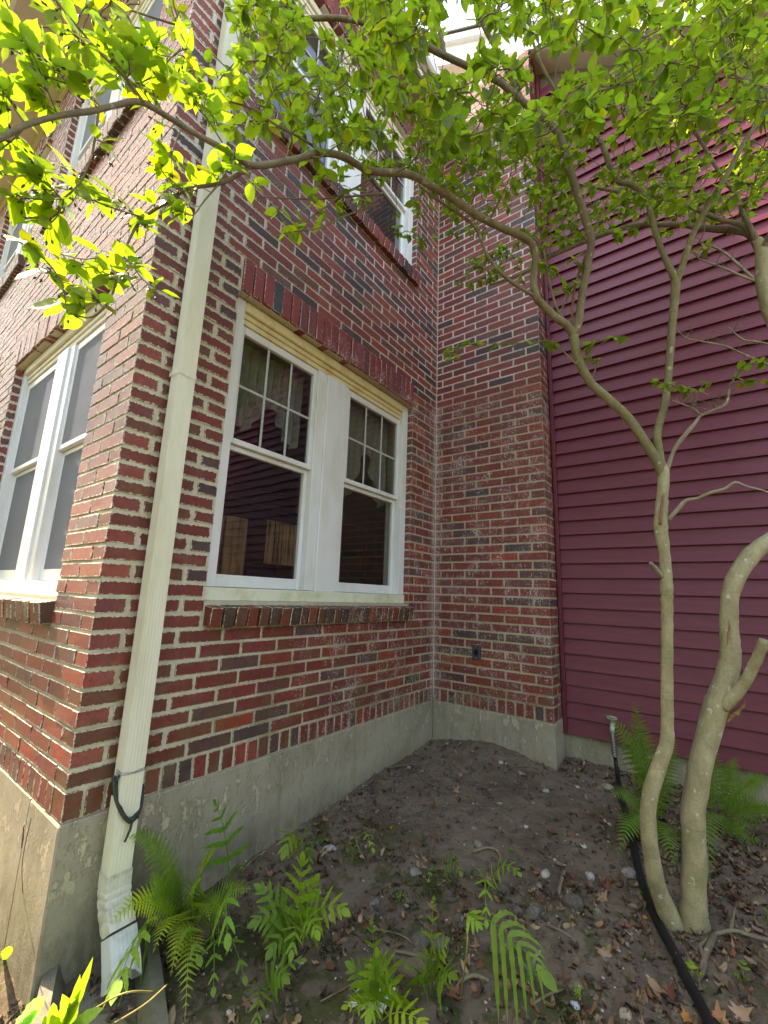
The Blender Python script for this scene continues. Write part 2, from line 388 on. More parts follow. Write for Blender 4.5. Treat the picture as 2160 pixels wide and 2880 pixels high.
MAT = dict(
    brick=brick_material('brick_single', True), bricks=brick_material('brick_field', False), mortar=mortar_material(),
    concrete=concrete_material(), concrete_dark=concrete_material('splash_concrete', (0.20, 0.20, 0.17)),
    white=paint_material('white_paint', (0.80, 0.80, 0.78), 0.4, (0.50, 0.45, 0.25), 0.30),
    vinyl=paint_material('white_vinyl', (0.70, 0.715, 0.73), 0.32, (0.50, 0.46, 0.33), 0.42, 7, (1, 1, .35)),
    stained=paint_material('stained_trim', (0.72, 0.62, 0.36), 0.55, (0.45, 0.26, 0.06), 0.7, 9, (1, 1, 1)),
    mossy=paint_material('mossy_sill_paint', (0.70, 0.69, 0.56), 0.5, (0.42, 0.44, 0.22), 0.7, 9, (1, 1, 1)),
    gutter=paint_material('cream_aluminium', (0.72, 0.70, 0.56), 0.38, (0.50, 0.47, 0.30), 0.6, 5, (1, 1, 0.25)),
    gutter_dirty=paint_material('dirty_aluminium', (0.62, 0.59, 0.50), 0.45, (0.16, 0.12, 0.07), 0.55, 16, (1, 1, 1)),
    gutter_white=paint_material('white_aluminium', (0.62, 0.63, 0.65), 0.4, (0.28, 0.24, 0.18), 0.5, 14, (1, 1, 1)),
    soffit=paint_material('cream_soffit', (0.70, 0.63, 0.50), 0.6, (0.5, 0.44, 0.32), 0.3),
    siding=siding_material(), glass=glass_material('window_glass', (0.88, 0.90, 0.89), 1.5),
    screen=screen_material(), muntin=plain('grey_muntin', (0.50, 0.51, 0.50), 0.5),
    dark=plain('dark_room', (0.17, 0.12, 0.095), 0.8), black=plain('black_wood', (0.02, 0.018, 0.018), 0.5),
    sheer=leaf_material('sheer_cloth', (0.5, 0.48, 0.42), (0.5, 0.48, 0.40), attr=False, rough=0.8),
    lit=glow_material('sunlit_curtain', (0.56, 0.41, 0.24), 0.018),  # cloth emits a warm glow in place of sun coming through
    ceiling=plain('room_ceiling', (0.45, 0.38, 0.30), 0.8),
    roof=plain('roof_shingle', (0.09, 0.085, 0.08), 0.9, bump=0.01),
    bark=bark_material('pale_bark', (0.40, 0.345, 0.205), (0.27, 0.225, 0.125), (0.50, 0.51, 0.40)),
    bark_limb=bark_material('olive_bark', (0.25, 0.21, 0.105), (0.16, 0.135, 0.07), (0.36, 0.37, 0.25)),
    bark_dark=bark_material('branch_bark', (0.24, 0.19, 0.12), (0.16, 0.12, 0.08), (0.36, 0.34, 0.24)),
    bark_grey=bark_material('grey_dead_bark', (0.34, 0.30, 0.22), (0.22, 0.185, 0.13), (0.46, 0.43, 0.34)),
    root=bark_material('root_bark', (0.20, 0.155, 0.115), (0.12, 0.09, 0.066), (0.30, 0.26, 0.2)),
    wound=plain('torn_wood', (0.27, 0.15, 0.065), 0.8, bump=0.01),
    leaf=leaf_material('leaf', (0.105, 0.180, 0.022), (0.32, 0.52, 0.032), inst=True, spots=True),
    leaves=leaf_material('leaf_field', (0.105, 0.180, 0.022), (0.32, 0.52, 0.032), spots=True),
    fruit=plain('fruit', (0.07, 0.09, 0.03), 0.4),
    fern=leaf_material('fern', (0.15, 0.27, 0.036), (0.32, 0.53, 0.05), inst=True, rough=0.55, mixv=0.42),
    soil=soil_material(),
    litter=leaf_material('dry_leaf_field', (1, 1, 1), (0.6, 0.5, 0.4), rough=0.75, mixv=0.18),
    dry=leaf_material('dry_leaf', (1, 1, 1), (0.7, 0.6, 0.5), inst=True, rough=0.7, mixv=0.2),
    pebble=plain('pebble_field', (1, 1, 1), 0.9, attr=True, bump=0.003),
    moss=plain('moss', (0.06, 0.085, 0.018), 1.0, spec=0.1, bump=0.01, scale=260),
    hose=plain('black_hose', (0.012, 0.012, 0.013), 0.45, bump=0.001), steel=plain('steel', (0.6, 0.6, 0.58), 0.3, 1.0),
    brass=plain('chalky_brass', (0.50, 0.48, 0.42), 0.5, 0.4, bump=0.004),
    box=plain('outlet_grey', (0.06, 0.062, 0.068), 0.5), void=plain('dark_hole', (0.004, 0.004, 0.004), 0.9),
    cord=plain('dark_green_cord', (0.035, 0.042, 0.032), 0.6, bump=0.001), wire=plain('grey_wire', (0.35, 0.35, 0.37), 0.4, 0.7),
)
def stone_material():
    g = NT('stone'); P = g.pos(); t = g.n('ObjectInfo').outputs['Color']; n = g.noise(P, 45, 5, 0.7)
    g.bsdf(g.mix(g.ramp(n, 0.3, 0.7), t, g.mix(1.0, t, (0.55, 0.53, 0.5), 'MULTIPLY')), 0.9, g.bump(n, 0.008), 0.2); return g.m
MAT['stone'] = stone_material()

# ------------------------------------------------------------------ the ground
def axis(lo, a, b, hi, st):
    v = []; x = a
    while x < b: v.append(x); x += st
    v.append(b); q = a; s_ = st
    while q > lo: s_ *= 1.35; q -= s_; v.insert(0, q)
    q = b; s_ = st
    while q < hi: s_ *= 1.35; q += s_; v.append(q)
    return v
gx = axis(-60, -0.45, 2.5, 60, 0.0125); gy = axis(-60, -2.95, 0.25, 40, 0.0125)
gv = []; gf = []
for y in gy:
    for x in gx:
        z = ground_z(x, y)
        if -0.6 < x < 2.7 and -3.1 < y < 0.4:
            z += 0.014*noise.noise((x*17, y*17, 1)) + 0.013*abs(noise.noise((x*36, y*36, 2))) + 0.008*noise.noise((x*80, y*80, 5))
        gv.append((x, y, z))
nx = len(gx)
for j in range(len(gy)-1):
    for i in range(nx-1):
        gf.append((j*nx+i, j*nx+i+1, (j+1)*nx+i+1, (j+1)*nx+i))
me = bpy.data.meshes.new('ground'); me.from_pydata(gv, [], gf)
tag(link('ground', me, MAT['soil'], None, True), kind='structure')

# ------------------------------------------------------------------ the brick house
L = 2.5134; WC = 0.9418; DE = 0.245; H = 0.0667; MOD = 0.2205; BL = 0.2095; BH = 0.1048; J = 0.011
OW = 1.686
ZS, ZH = 0.634, 2.568            # ground-floor window: bottom of the sill bricks, top of the soldier bricks
US, UH = 3.5017, 5.169           # the same upstairs
ZTOP = 5.35
def zk(k): return 0.1 + (k-1)*H
house = thing('brick_house', (0, -L, -0.5), 'two storey red brick house with white framed windows and concrete foundation', 'house')
def wall_part(name, boxes, label):
    m = MB()
    for a, b in boxes: m.box(a, b)
    o = m.build(name, MAT['mortar'], house); o['label'] = label; return o
def holes(lo, hi, z0, z1, ops):
    """rectangles of a wall lo..hi x z0..z1 left around its openings (a, b, za, zb)"""
    out = []; zs = sorted({z0, z1, *[q for o in ops for q in o[2:4]]})
    for za, zb in zip(zs, zs[1:]):
        cuts = sorted((o[0], o[1]) for o in ops if o[2] < zb-1e-6 and o[3] > za+1e-6); x = lo
        for a, b in cuts:
            if a > x: out.append((x, a, za, zb))
            x = b
        if hi > x: out.append((x, hi, za, zb))
    return out
B0, B1 = -2.072, -0.386
A1 = -0.437; A0 = A1 - OW
OPB = [(B0, B1, ZS, ZH), (B0, B1, US, UH)]
OPA = [(A0, A1, ZS, ZH), (A0, A1, US, UH), (-4.35, -4.35+OW, US, UH)]
HS = [(A0, A1, 0.755, 2.368), (A0, A1, 3.615, 4.969), (-4.35, -4.35+OW, 3.615, 4.969)]
mr = 0.004
def shrink(ops): return [(a-0.003, b+0.003, c, d) for a, b, c, d in ops]
def glass_ops(ops): return [(a, b, (0.755 if c < 2 else 3.615), (2.372 if c < 2 else 4.973)) for a, b, c, d in ops]
wallB = wall_part('wall', [((-0.25, a, za), (-mr, b, zb)) for a, b, za, zb in holes(-L+0.25, 0.0, 0.0, ZTOP, shrink(glass_ops(OPB)))], 'shaded brick wall with the large twin window')
wallA = wall_part('wall', [((a, -L+mr, za), (b, -L+0.25, zb)) for a, b, za, zb in holes(-7.0, -mr, 0.0, ZTOP, shrink(glass_ops(OPA)))], 'sunny brick wall seen at a sharp angle')
wallC = wall_part('wall', [((0.0, mr, 0.0), (WC-mr, DE, ZTOP+0.6))], 'narrow brick return beside the burgundy siding')

PAL_LOW = [((0.190, 0.044, 0.042), .44), ((0.160, 0.052, 0.056), .22), ((0.235, 0.050, 0.034), .19), ((0.100, 0.056, 0.066), .10), ((0.270, 0.058, 0.030), .02), ((0.062, 0.052, 0.066), .04)]
PAL_UP = [((0.250, 0.070, 0.050), .38), ((0.180, 0.050, 0.050), .25), ((0.066, 0.050, 0.062), .22), ((0.140, 0.075, 0.060), .15)]
PAL_A = [((0.230, 0.070, 0.062), .40), ((0.190, 0.065, 0.070), .35), ((0.130, 0.070, 0.082), .15), ((0.26, 0.08, 0.06), .10)]
PAL_SILL = [((0.110, 0.062, 0.040), .35), ((0.200, 0.055, 0.030), .25), ((0.070, 0.060, 0.050), .40)]
def pick(pal):
    t = R.random()*sum(q for _, q in pal)
    for c, q in pal:
        t -= q
        if t <= 0: break
    k = R.uniform(0.85, 1.15); c = (c[0]*1.25, c[1]*.80, c[2]*.70); return tuple(x*k*R.uniform(0.95, 1.05) for x in c)
BR = []                          # every brick: wall, centre, size, tilt, colour
def add_brick(wl, lo, hi, col, tilt=None, jit=0.0012, ch=0.0022):
    c = Vector([(lo[i]+hi[i])/2 for i in range(3)]); sz = [abs(hi[i]-lo[i]) for i in range(3)]
    BR.append(dict(w=wl, c=c, s=tuple(round(q, 4) for q in sz), t=tilt, col=col, jit=jit, ch=ch))
def courses(z0, z1):
    k = 1
    while zk(k)+H <= z1+1e-6:
        if zk(k) >= z0-1e-6: yield k, zk(k)+J/2, zk(k+1)-J/2
        k += 1
def lay(first, lo, hi, ops, za, zb, gap=J):
    """spans of bricks from lo to hi, the first one FIRST long, interrupted by the openings"""
    cuts = [(o[0], o[1]) for o in ops if o[2] < zb-0.01 and o[3] > za+0.01]
    out = []; x = lo; ln = first
    while x < hi-0.02:
        e = min(x+ln, hi); out.append((x, e)); x = e+gap; ln = BL
    res = []
    for a, b in out:
        segs = [(a, b)]
        for c0, c1 in cuts:
            nxt = []
            for s0, s1 in segs:
                if s1 <= c0 or s0 >= c1: nxt.append((s0, s1)); continue
                if s0 < c0-0.02: nxt.append((s0, c0))
                if s1 > c1+0.02: nxt.append((c1, s1))
            segs = nxt
        res += segs
    return [(a, b) for a, b in res if b-a > 0.025]
pr = lambda: R.uniform(-0.0012, 0.0022)
for k, z0, z1 in courses(0.1, ZTOP):
    odd = k % 2 == 1; up = z0 > ZH-0.01
    # wall B (faces +x) starts at the outer corner
    sp = lay(BL if odd else BH, -L, -0.006, OPB, z0, z1)
    for i, (a, b) in enumerate(sp):
        pal = PAL_UP if up else PAL_LOW; col = pick(pal)
        if not up and a < B0-0.05:
            col = pick([((0.165, 0.052, 0.036), .5), ((0.150, 0.070, 0.045), .35), ((0.19, 0.05, 0.036), .15)])
            if b-a < 0.12 and (a < -L+0.01 or b > B0-0.01) and z0 > 0.75 and R.random() < 0.7: col = pick([((0.080, 0.060, 0.066), 1)])
            if a > -2.32 and b-a > .12: col = pick([((0.180, 0.046, 0.036), 1)])
        gap = 0.004 if (a < B0-0.05) else 0.0
        add_brick(wallB, (-BH, a+(gap if a > -L+0.01 else 0)+R.uniform(-.001, .001), z0+gap*0.5), (pr(), b-gap, z1-gap*0.5), col)
    # wall A (faces -y); the corner brick above already shows its end here
    sp = [(-b, -a) for a, b in lay(BL if not odd else BH, 0.0, 7.0, [(-o[1], -o[0], o[2], o[3]) for o in OPA], z0, z1)]
    for a, b in sp:
        if odd and b > -0.01: continue
        q = pr() + (R.uniform(0, 0.002))
        add_brick(wallA, (a, -L-q, z0), (b, -L+BH, z1), pick(PAL_A))
# even courses: the brick at the outer corner lies along wall A, so drop wall B's duplicate there
BR = [b for b in BR if not (b['w'] is wallB and abs((b['c'].y-b['s'][1]/2)+L) < 0.004 and b['s'][1] < 0.13)]
for k, z0, z1 in courses(0.1, ZTOP+0.6):
    odd = k % 2 == 1; up = z0 > ZH-0.01
    sp = [(WC-b, WC-a) for a, b in lay(BH if odd else BL, 0.0, WC-0.008, [], z0, z1)]
    for a, b in sp:
        add_brick(wallC, (a, -pr(), z0), (b, BH if b > WC-.01 and not odd else (BL if b > WC-.01 else BH), z1), pick(PAL_UP if up else PAL_LOW) if not (up and R.random() < .4) else pick(PAL_LOW))
    d0 = BL if odd else BH                               # the end of the return (faces +x)
    add_brick(wallC, (WC-BH, d0+J, z0), (WC+pr(), DE-0.004, z1), pick(PAL_UP if up else PAL_LOW))
def rowlocks(wl, lo, hi, mk, pal, n=None):
    n = n or round((hi-lo)/0.0672); m = (hi-lo)/n
    for i in range(n): mk(lo+i*m+J/2, lo+(i+1)*m-J/2, pick(pal), i)
z0, z1 = 0.004, 0.1-J/2
rowlocks(wallB, -L-J/2, 0.0, lambda a, b, c, i: add_brick(wallB, (-BH, a, z0), (pr(), b, z1), c if i > 2 else pick([((0.165, 0.050, 0.034), 1)])), PAL_LOW)
rowlocks(wallA, -6.9, -BH, lambda a, b, c, i: add_brick(wallA, (a, -L-pr(), z0), (b, -L+BH, z1), c), PAL_A)
rowlocks(wallC, 0.0, WC+J/2, lambda a, b, c, i: add_brick(wallC, (a, -pr(), z0), (b, BH, z1), c), PAL_LOW)
rowlocks(wallC, BH+J/2, DE, lambda a, b, c, i: add_brick(wallC, (WC-BH, a, z0), (WC+pr(), b, z1), c), PAL_LOW)
def soldiers(wl, side, lo, hi, zb, pal):
    def mk(a, b, c, i):
        p = 0.012 + R.uniform(-0.004, 0.005); d = R.uniform(-0.004, 0.004); g = 0.002
        if i == 3 and side == 'B': c = (0.060, 0.058, 0.075)
        if side == 'B': add_brick(wl, (-0.09, a-g, zb+0.004+d), (p, b+g, zb+0.197+d*0.4), c, None, 0.0016, 0.003)
        else: add_brick(wl, (a-g, -L-p, zb+0.004+d), (b+g, -L+0.09, zb+0.197+d*0.4), c, None, 0.0016, 0.003)
    rowlocks(wl, lo, hi, mk, pal, 25)
def sills(wl, side, lo, hi, zb, pal):
    def mk(a, b, c, i):
        g = 0.0015; d = R.uniform(-0.003, 0.003)
        if side == 'B': add_brick(wl, (-0.10, a-g, zb+0.012), (0.052+d, b+g, zb+0.106), c, ('B', 0.15), 0.002, 0.004)
        else: add_brick(wl, (a-g, -L-0.052-d, zb+0.012), (b+g, -L+0.10, zb+0.106), c, ('A', 0.15), 0.002, 0.004)
    rowlocks(wl, lo, hi, mk, pal, 25)
SOL = [((0.235, 0.052, 0.062), .6), ((0.190, 0.060, 0.075), .25), ((0.26, 0.05, 0.045), .15)]
for zb, zh in ((ZS, 2.370), (US, 4.971)):
    soldiers(wallB, 'B', B0, B1, zh, SOL if zb < 2 else PAL_UP); sills(wallB, 'B', B0, B1, zb, PAL_SILL if zb < 2 else PAL_UP)
    soldiers(wallA, 'A', A0, A1, zh, PAL_A); sills(wallA, 'A', A0, A1, zb, PAL_SILL)
soldiers(wallA, 'A', -4.35, -4.35+OW, 4.971, PAL_A); sills(wallA, 'A', -4.35, -4.35+OW, US, PAL_SILL)
def brick_geo(s, ch, jit, rng):
    vs, fs = chamfer(s[0], s[1], s[2], ch, jit, rng)
    st = []; sz = []
    for f in fs:
        n = (Vector(vs[f[1]])-Vector(vs[f[0]])).cross(Vector(vs[f[2]])-Vector(vs[f[0]]))
        a = max(range(3), key=lambda q: abs(n[q]))
        h, v = ((1, 2), (0, 2), (0, 1))[a]
        for i in f:
            st.append((vs[i][h]/s[h]+0.5, vs[i][v]/s[v]+0.5)); sz.append((s[h], s[v]))
    return vs, fs, st, sz
def uv_layers(me, st, sz):
    a = me.uv_layers.new(name='st'); a.data.foreach_set('uv', [x for q in st for x in q])
    b = me.uv_layers.new(name='size'); b.data.foreach_set('uv', [x for q in sz for x in q])
def tiltm(t):
    if t is None: return Matrix.Identity(3)
    return Matrix.Rotation(t[1], 3, 'Y') if t[0] == 'B' else Matrix.Rotation(t[1], 3, 'X')
for b in BR:
    p = pix(b['c']); b['a'] = 0
    if p and -20 < p[0] < 2180 and -20 < p[1] < 2900:
        n = Vector((1, 0, 0)) if (b['w'] is wallB) else Vector((0, -1, 0))
        v = (CAM-b['c']); cosv = max(0.02, v.normalized().dot(n))
        ln = b['s'][1] if b['w'] is wallB else b['s'][0]
        b['a'] = (FPX/p[2])**2*ln*b['s'][2]*cosv
        if p[1] < 560: b['a'] *= 0.25                   # behind the leaves
        if b['w'] is wallA and p[0] < 330 and p[1] < 1000: b['a'] *= 0.3
BR.sort(key=lambda b: -b['a'])
shared = {}; brng = random.Random(5)
for b in BR[:300]:
    key = (b['s'], b['ch'])
    lst = shared.setdefault(key, [])
    if len(lst) < 4:
        vs, fs, st, sz = brick_geo(b['s'], b['ch'], b['jit'], brng)
        me = bpy.data.meshes.new('brick'); me.from_pydata(vs, [], fs); uv_layers(me, st, sz); me.materials.append(MAT['brick']); lst.append(me)
    o = link('brick', brng.choice(lst), None, b['w'])
    o.matrix_parent_inverse = Matrix.Identity(4)
    m4 = tiltm(b['t']).to_4x4(); m4.translation = b['c']; o.matrix_basis = m4
    o.color = (*b['col'], 1)
for wl in (wallA, wallB, wallC):
    V = []; F = []; ST = []; SZ = []; C = []
    for b in BR[300:]:
        if b['w'] is not wl: continue
        vs, fs, st, sz = brick_geo(b['s'], b['ch'], b['jit'], brng); m3 = tiltm(b['t']); n = len(V)
        V += [tuple(m3 @ Vector(q) + b['c']) for q in vs]; F += [tuple(i+n for i in f) for f in fs]; ST += st; SZ += sz; C += [b['col']]*len(vs)
    me = bpy.data.meshes.new('brickwork'); me.from_pydata(V, [], F); uv_layers(me, ST, SZ)
    ca = me.color_attributes.new('tone', 'FLOAT_COLOR', 'POINT'); ca.data.foreach_set('color', [x for c in C for x in (*c, 1.0)])
    o = link('brickwork', me, MAT['bricks'], wl); o.matrix_parent_inverse = Matrix.Identity(4); o['kind'] = 'stuff'

# foundation: concrete, 4 mm proud of the brick face
m = MB(); m.box((-0.3, -L-0.006, -1.1), (0.006, 0.0, -0.001), ch=0.006)
m.build('foundation', MAT['concrete'], house)
m = MB(); m.box((-7, -L-0.006, -1.1), (-0.301, -L+0.3, -0.001)); m.build('foundation', MAT['concrete'], house)
m = MB(); m.box((0.0065, -0.006, -1.1), (WC+0.006, DE-0.004, -0.001), ch=0.006); m.build('foundation', MAT['concrete'], house)

# windows
def window(O, U, N, z0, z1, label, screens, curtains, stained):
    def bx(m, a, b, ch=0.0):
        p = O+U*a[0]+N*a[1]; q = O+U*b[0]+N*b[1]
        m.box((p.x, p.y, a[2]), (q.x, q.y, b[2]), ch=ch)
    W = OW; f = -0.048
    m = MB()
    bx(m, (0.740, f-0.07, z0+0.064), (0.916, f-0.006, z1-0.126), 0.003)                    # wide mullion cover
    win = m.build('window', MAT['vinyl'], house); win['label'] = label
    def sub(mb, name, mat):
        o = mb.build(name, mat, win); o.matrix_parent_inverse = Matrix.Identity(4); return o
    for a0, a1, dz, nm in ((0, 0.072, 0, 'casing'), (W-0.072, W, 0, 'casing'), (0.662, 0.739, 1, 'jamb'), (0.917, 0.962, 1, 'jamb')):
        m = MB(); bx(m, (a0, f-0.08+.005*dz, z0+0.066), (a1, f-0.018*dz, z1-(0.126 if dz else 0.002)), 0.003); sub(m, nm, MAT['vinyl'])
    m = MB(); bx(m, (0.002, f-0.09, z0), (W-0.002, f+0.012, z0+0.064), 0.004); sub(m, 'sill', MAT['mossy'] if stained else MAT['white'])
    m = MB(); bx(m, (0.073, f-0.07, z1-0.062), (W-0.073, f+0.006, z1-0.003), 0.006); bx(m, (0.073, f-0.075, z1-0.094), (W-0.073, f-0.012, z1-0.063), 0.004); bx(m, (0.073, f-0.08, z1-0.125), (W-0.073, f-0.02, z1-0.095), 0.003)
    sub(m, 'head_trim', MAT['stained'] if stained else MAT['soffit'])
    zm = z0 + (z1-z0)*0.50; g0 = f-0.03
    for a0, a1 in ((0.073, 0.661), (0.963, W-0.073)):
        e = 0.030
        zb, zt = z0+0.067, z1-0.127
        for za, zc, dd, up in ((zb, zm, -0.026, False), (zm+0.001, zt, 0.0, True)):
            m = MB(); d0, d1 = g0-0.03+dd, g0+dd
            bt = 0.030 if up else 0.062; tp = 0.046 if up else 0.028
            bx(m, (a0, d0, za), (a0+e, d1, zc), 0.003); bx(m, (a1-e, d0, za), (a1, d1, zc), 0.003)
            bx(m, (a0+e+.0005, d0, za), (a1-e-.0005, d1, za+bt), 0.003); bx(m, (a0+e+.0005, d0, zc-tp), (a1-e-.0005, d1, zc), 0.003)
            sub(m, 'sash', MAT['vinyl'])
            m = MB(); bx(m, (a0+e-.004, d0+0.008, za+bt-.004), (a1-e+.004, d0+0.012, zc-tp+.004)); sub(m, 'pane', MAT['glass'])
            if up and not screens:
                x0, x1, q0, q1 = a0+e, a1-e, za+bt, zc-tp
                for i in (1, 2):
                    m = MB(); x = x0+(x1-x0)*i/3; bx(m, (x-.0075, d0+0.013, q0), (x+.0075, d0+0.019, q1), 0.002); sub(m, 'muntin', MAT['muntin'])
                m = MB(); q = (q0+q1)/2; bx(m, (x0, d0+0.0125, q-.0075), (x1, d0+0.0185, q+.0075), 0.002); sub(m, 'muntin', MAT['muntin'])
            if screens or not up:
                if screens:
                    m = MB(); bx(m, (a0+e-.003, d1-0.006, za+bt-.003), (a1-e+.003, d1-0.005, zc-tp+.003)); sub(m, 'screen', MAT['screen'])
        if curtains:
            # a gathered valance with a scalloped hem hung behind the upper sash
            nx_, nz_ = 44, 8; vs = []; fs = []
            for i in range(nx_+1):
                t = i/nx_; a = a0+0.02+(a1-a0-0.04)*t
                dp = 0.30 + (0.42 if a0 > 0.5 else 0.22)*abs(math.sin(math.pi*(t*1.5+0.15)))**1.5
                for j in range(nz_+1):
                    z = zt-0.02-dp*j/nz_; d = -0.20+0.022*math.sin(t*58+0.3*j)*(0.4+j/nz_)
                    p = O+U*a+N*d; vs.append((p.x, p.y, z))
            for i in range(nx_):
                for j in range(nz_): fs.append((i*(nz_+1)+j, (i+1)*(nz_+1)+j, (i+1)*(nz_+1)+j+1, i*(nz_+1)+j+1))
            m = MB(); m.add(vs, fs); o = sub(m, 'curtain', MAT['sheer'])
            for p in o.data.polygons: p.use_smooth = True
    return win
Y = Vector((0, 1, 0)); Xv = Vector((1, 0, 0))
window(Vector((0, B0, 0)), Y, Xv, 0.755, 2.368, 'twin sash window in the shaded wall with muntins and stained head', False, True, True)
window(Vector((0, B0, 0)), Y, Xv, 3.615, 4.969, 'upper twin window above the shaded wall, mostly behind leaves', False, False, False)
window(Vector((A1, -L, 0)), -Xv, -Y, 0.755, 2.368, 'screened twin window in the sunny wall', True, False, False)
window(Vector((A1, -L, 0)), -Xv, -Y, 3.615, 4.969, 'upper window of the sunny wall directly over the screened one', True, False, False)
window(Vector((-4.35+OW, -L, 0)), -Xv, -Y, 3.615, 4.969, 'farther upper window of the sunny wall', True, False, False)

# the room behind the windows
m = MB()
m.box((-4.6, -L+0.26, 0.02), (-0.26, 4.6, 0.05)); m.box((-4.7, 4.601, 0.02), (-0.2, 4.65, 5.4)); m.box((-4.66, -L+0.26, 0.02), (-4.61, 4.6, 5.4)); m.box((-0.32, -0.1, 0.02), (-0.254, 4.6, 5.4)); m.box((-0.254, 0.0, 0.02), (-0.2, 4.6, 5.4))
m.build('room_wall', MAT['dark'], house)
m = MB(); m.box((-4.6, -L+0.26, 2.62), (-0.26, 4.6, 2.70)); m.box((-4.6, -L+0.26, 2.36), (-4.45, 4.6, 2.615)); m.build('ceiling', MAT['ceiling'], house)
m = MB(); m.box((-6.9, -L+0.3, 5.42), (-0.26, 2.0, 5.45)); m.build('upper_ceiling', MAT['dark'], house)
def folded(x, y0, y1, z0, z1, amp=0.03, n=60, f=70.0):
    vs = []; fs = []
    for i in range(n+1):
        y = y0+(y1-y0)*i/n
        for z in (z0, z1): vs.append((x+amp*math.sin(y*f)+0.3*amp*math.sin(y*f*2.3), y, z))
    for i in range(n): fs.append((2*i, 2*i+2, 2*i+3, 2*i+1))
    mm = MB(); mm.add(vs, fs); return mm
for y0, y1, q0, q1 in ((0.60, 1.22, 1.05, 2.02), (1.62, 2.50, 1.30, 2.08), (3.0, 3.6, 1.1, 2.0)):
    o = folded(-4.40, y0, y1, q0, q1, 0.035, 120, 90.0).build('sunlit_curtain', MAT['lit'], house, True)  # self-glowing panels imitating sunlight behind the cloth
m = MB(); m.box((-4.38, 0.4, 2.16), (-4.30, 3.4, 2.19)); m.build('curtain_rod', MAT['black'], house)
def chair(x, y, label):
    t = thing('chair', (x, y, 0.05), label, 'chair', 'dining chairs inside the house')
    m = MB(); m.box((x-.2, y-.2, .48), (x+.2, y+.2, .52), ch=.01); m.build('seat', MAT['black'], t)
    m = MB(); m.box((x-.2, y-.2, .95), (x-.17, y+.2, 1.10), ch=.008); m.box((x-.2, y-.2, .70), (x-.17, y+.2, .78), ch=.008); m.build('backrest', MAT['black'], t)
    for dx in (-.185, .185):
        for dy in (-.185, .185):
            m = MB(); m.box((x+dx-.015, y+dy-.015, .05), (x+dx+.015, y+dy+.015, 1.09 if dx < 0 else .48)); m.build('leg', MAT['black'], t)
chair(-1.75, -0.30, 'dark wooden chair behind the left sash of the twin window'); chair(-1.95, 0.55, 'dark chair deeper in the room, between the window sashes')

# eaves and roof
m = MB(); m.box((-7.0, -L-0.46, ZTOP+0.17), (0.19, 2.5, ZTOP+0.19)); m.build('soffit', MAT['soffit'], house)
m = MB(); m.box((0.191, -L-0.46, ZTOP+0.0), (0.212, 2.5, ZTOP+0.24)); m.box((-7.0, -L-0.485, ZTOP+0.0), (0.212, -L-0.461, ZTOP+0.24)); m.build('fascia', MAT['white'], house)
m = MB(); m.box((-7.0, -L-0.012, ZTOP+0.001), (0.012, -L+0.2, ZTOP+0.169)); m.box((-0.2, -L+0.201, ZTOP+0.001), (0.012, -0.01, ZTOP+0.169)); m.build('frieze_board', MAT['soffit'], house)
m = MB(); m.box((-7.0, -L-0.60, ZTOP+0.06), (0.30, -L-0.487, ZTOP+0.20), ch=.02); m.box((0.214, -L-0.486, ZTOP+0.06), (0.30, 2.5, ZTOP+0.20), ch=.02); m.build('gutter', MAT['vinyl'], house)
m = MB()
zr = ZTOP+0.245
rv = [(-7.2, -L-.55, zr), (0.27, -L-.55, zr), (0.27, 5.0, zr), (-7.2, 5.0, zr), (-3.4, -L+1.6, zr+2.1), (-3.4, 3.0, zr+2.1)]
m.add(rv, [(0, 1, 4), (1, 2, 5, 4), (2, 3, 5), (3, 0, 4, 5), (3, 2, 1, 0)]); m.build('roof', MAT['roof'], house)

# downspout on the shaded wall, close to the outer corner
DY, DW = -2.333, 0.039
def flute(z, cx, sc=1.0, nrm=(0, 0)):
    """a corrugated rectangular section, front towards +x"""
    pts = []
    n = 26
    for i in range(n+1):
        t = i/n; y = DY+(-DW+2*DW*t)*sc; pts.append((0.088*0+0.0+cx+0.031*sc+(0.0004 if (i//2) % 2 and 2 < i < n-2 else 0), y))
    for i in range(8): pts.append((cx+0.031*sc-0.062*sc*(i+1)/8, DY+DW*sc))
    for i in range(5): pts.append((cx-0.031*sc, DY+DW*sc-2*DW*sc*(i+1)/6))
    for i in range(9): pts.append((cx-0.031*sc+0.062*sc*i/9, DY-DW*sc))
    return pts
def loft(rings):
    m = MB(); n = len(rings[0]); vs = [p for r in rings for p in r]; fs = []
    for k in range(len(rings)-1):
        for i in range(n): fs.append((k*n+i, k*n+(i+1) % n, (k+1)*n+(i+1) % n, (k+1)*n+i))
    m.add(vs, fs); return m
def ring(z, cx, sc=1.0): return [Vector((x, y, z)) for x, y in flute(z, cx, sc)]
pipe = loft([ring(z, 0.056) for z in (ZTOP+0.05, 4, 3, 2, 1.2, 0.6, 0.2, -0.05, -0.20)]).build('downspout', MAT['gutter'], house)
pipe['label'] = 'cream fluted downspout on the shaded wall near the outer corner'
def sub_of(par, mb, name, mat, smooth=False):
    o = mb.build(name, mat, par, smooth); o.matrix_parent_inverse = Matrix.Identity(4); return o
def ering(base, ang, sc):
    out = []
    ca, sa = math.cos(ang), math.sin(ang)
    for x, y in flute(0, 0, sc): out.append(Vector((base[0]+x*ca, y, base[1]+x*sa)))
    return out
rings = [ering((0.058, -0.185), 0.0, 1.07), ering((0.060, -0.235), 0.05, 1.07)]
for i in range(13):
    t = i/12; ang = 0.05+0.62*t; rings.append(ering((0.062+0.060*t*t+0.012*t, -0.235-0.105*t), ang, 1.085 if i % 3 else 1.035))
sub_of(pipe, loft(rings), 'elbow', MAT['gutter_dirty'])
rings = []
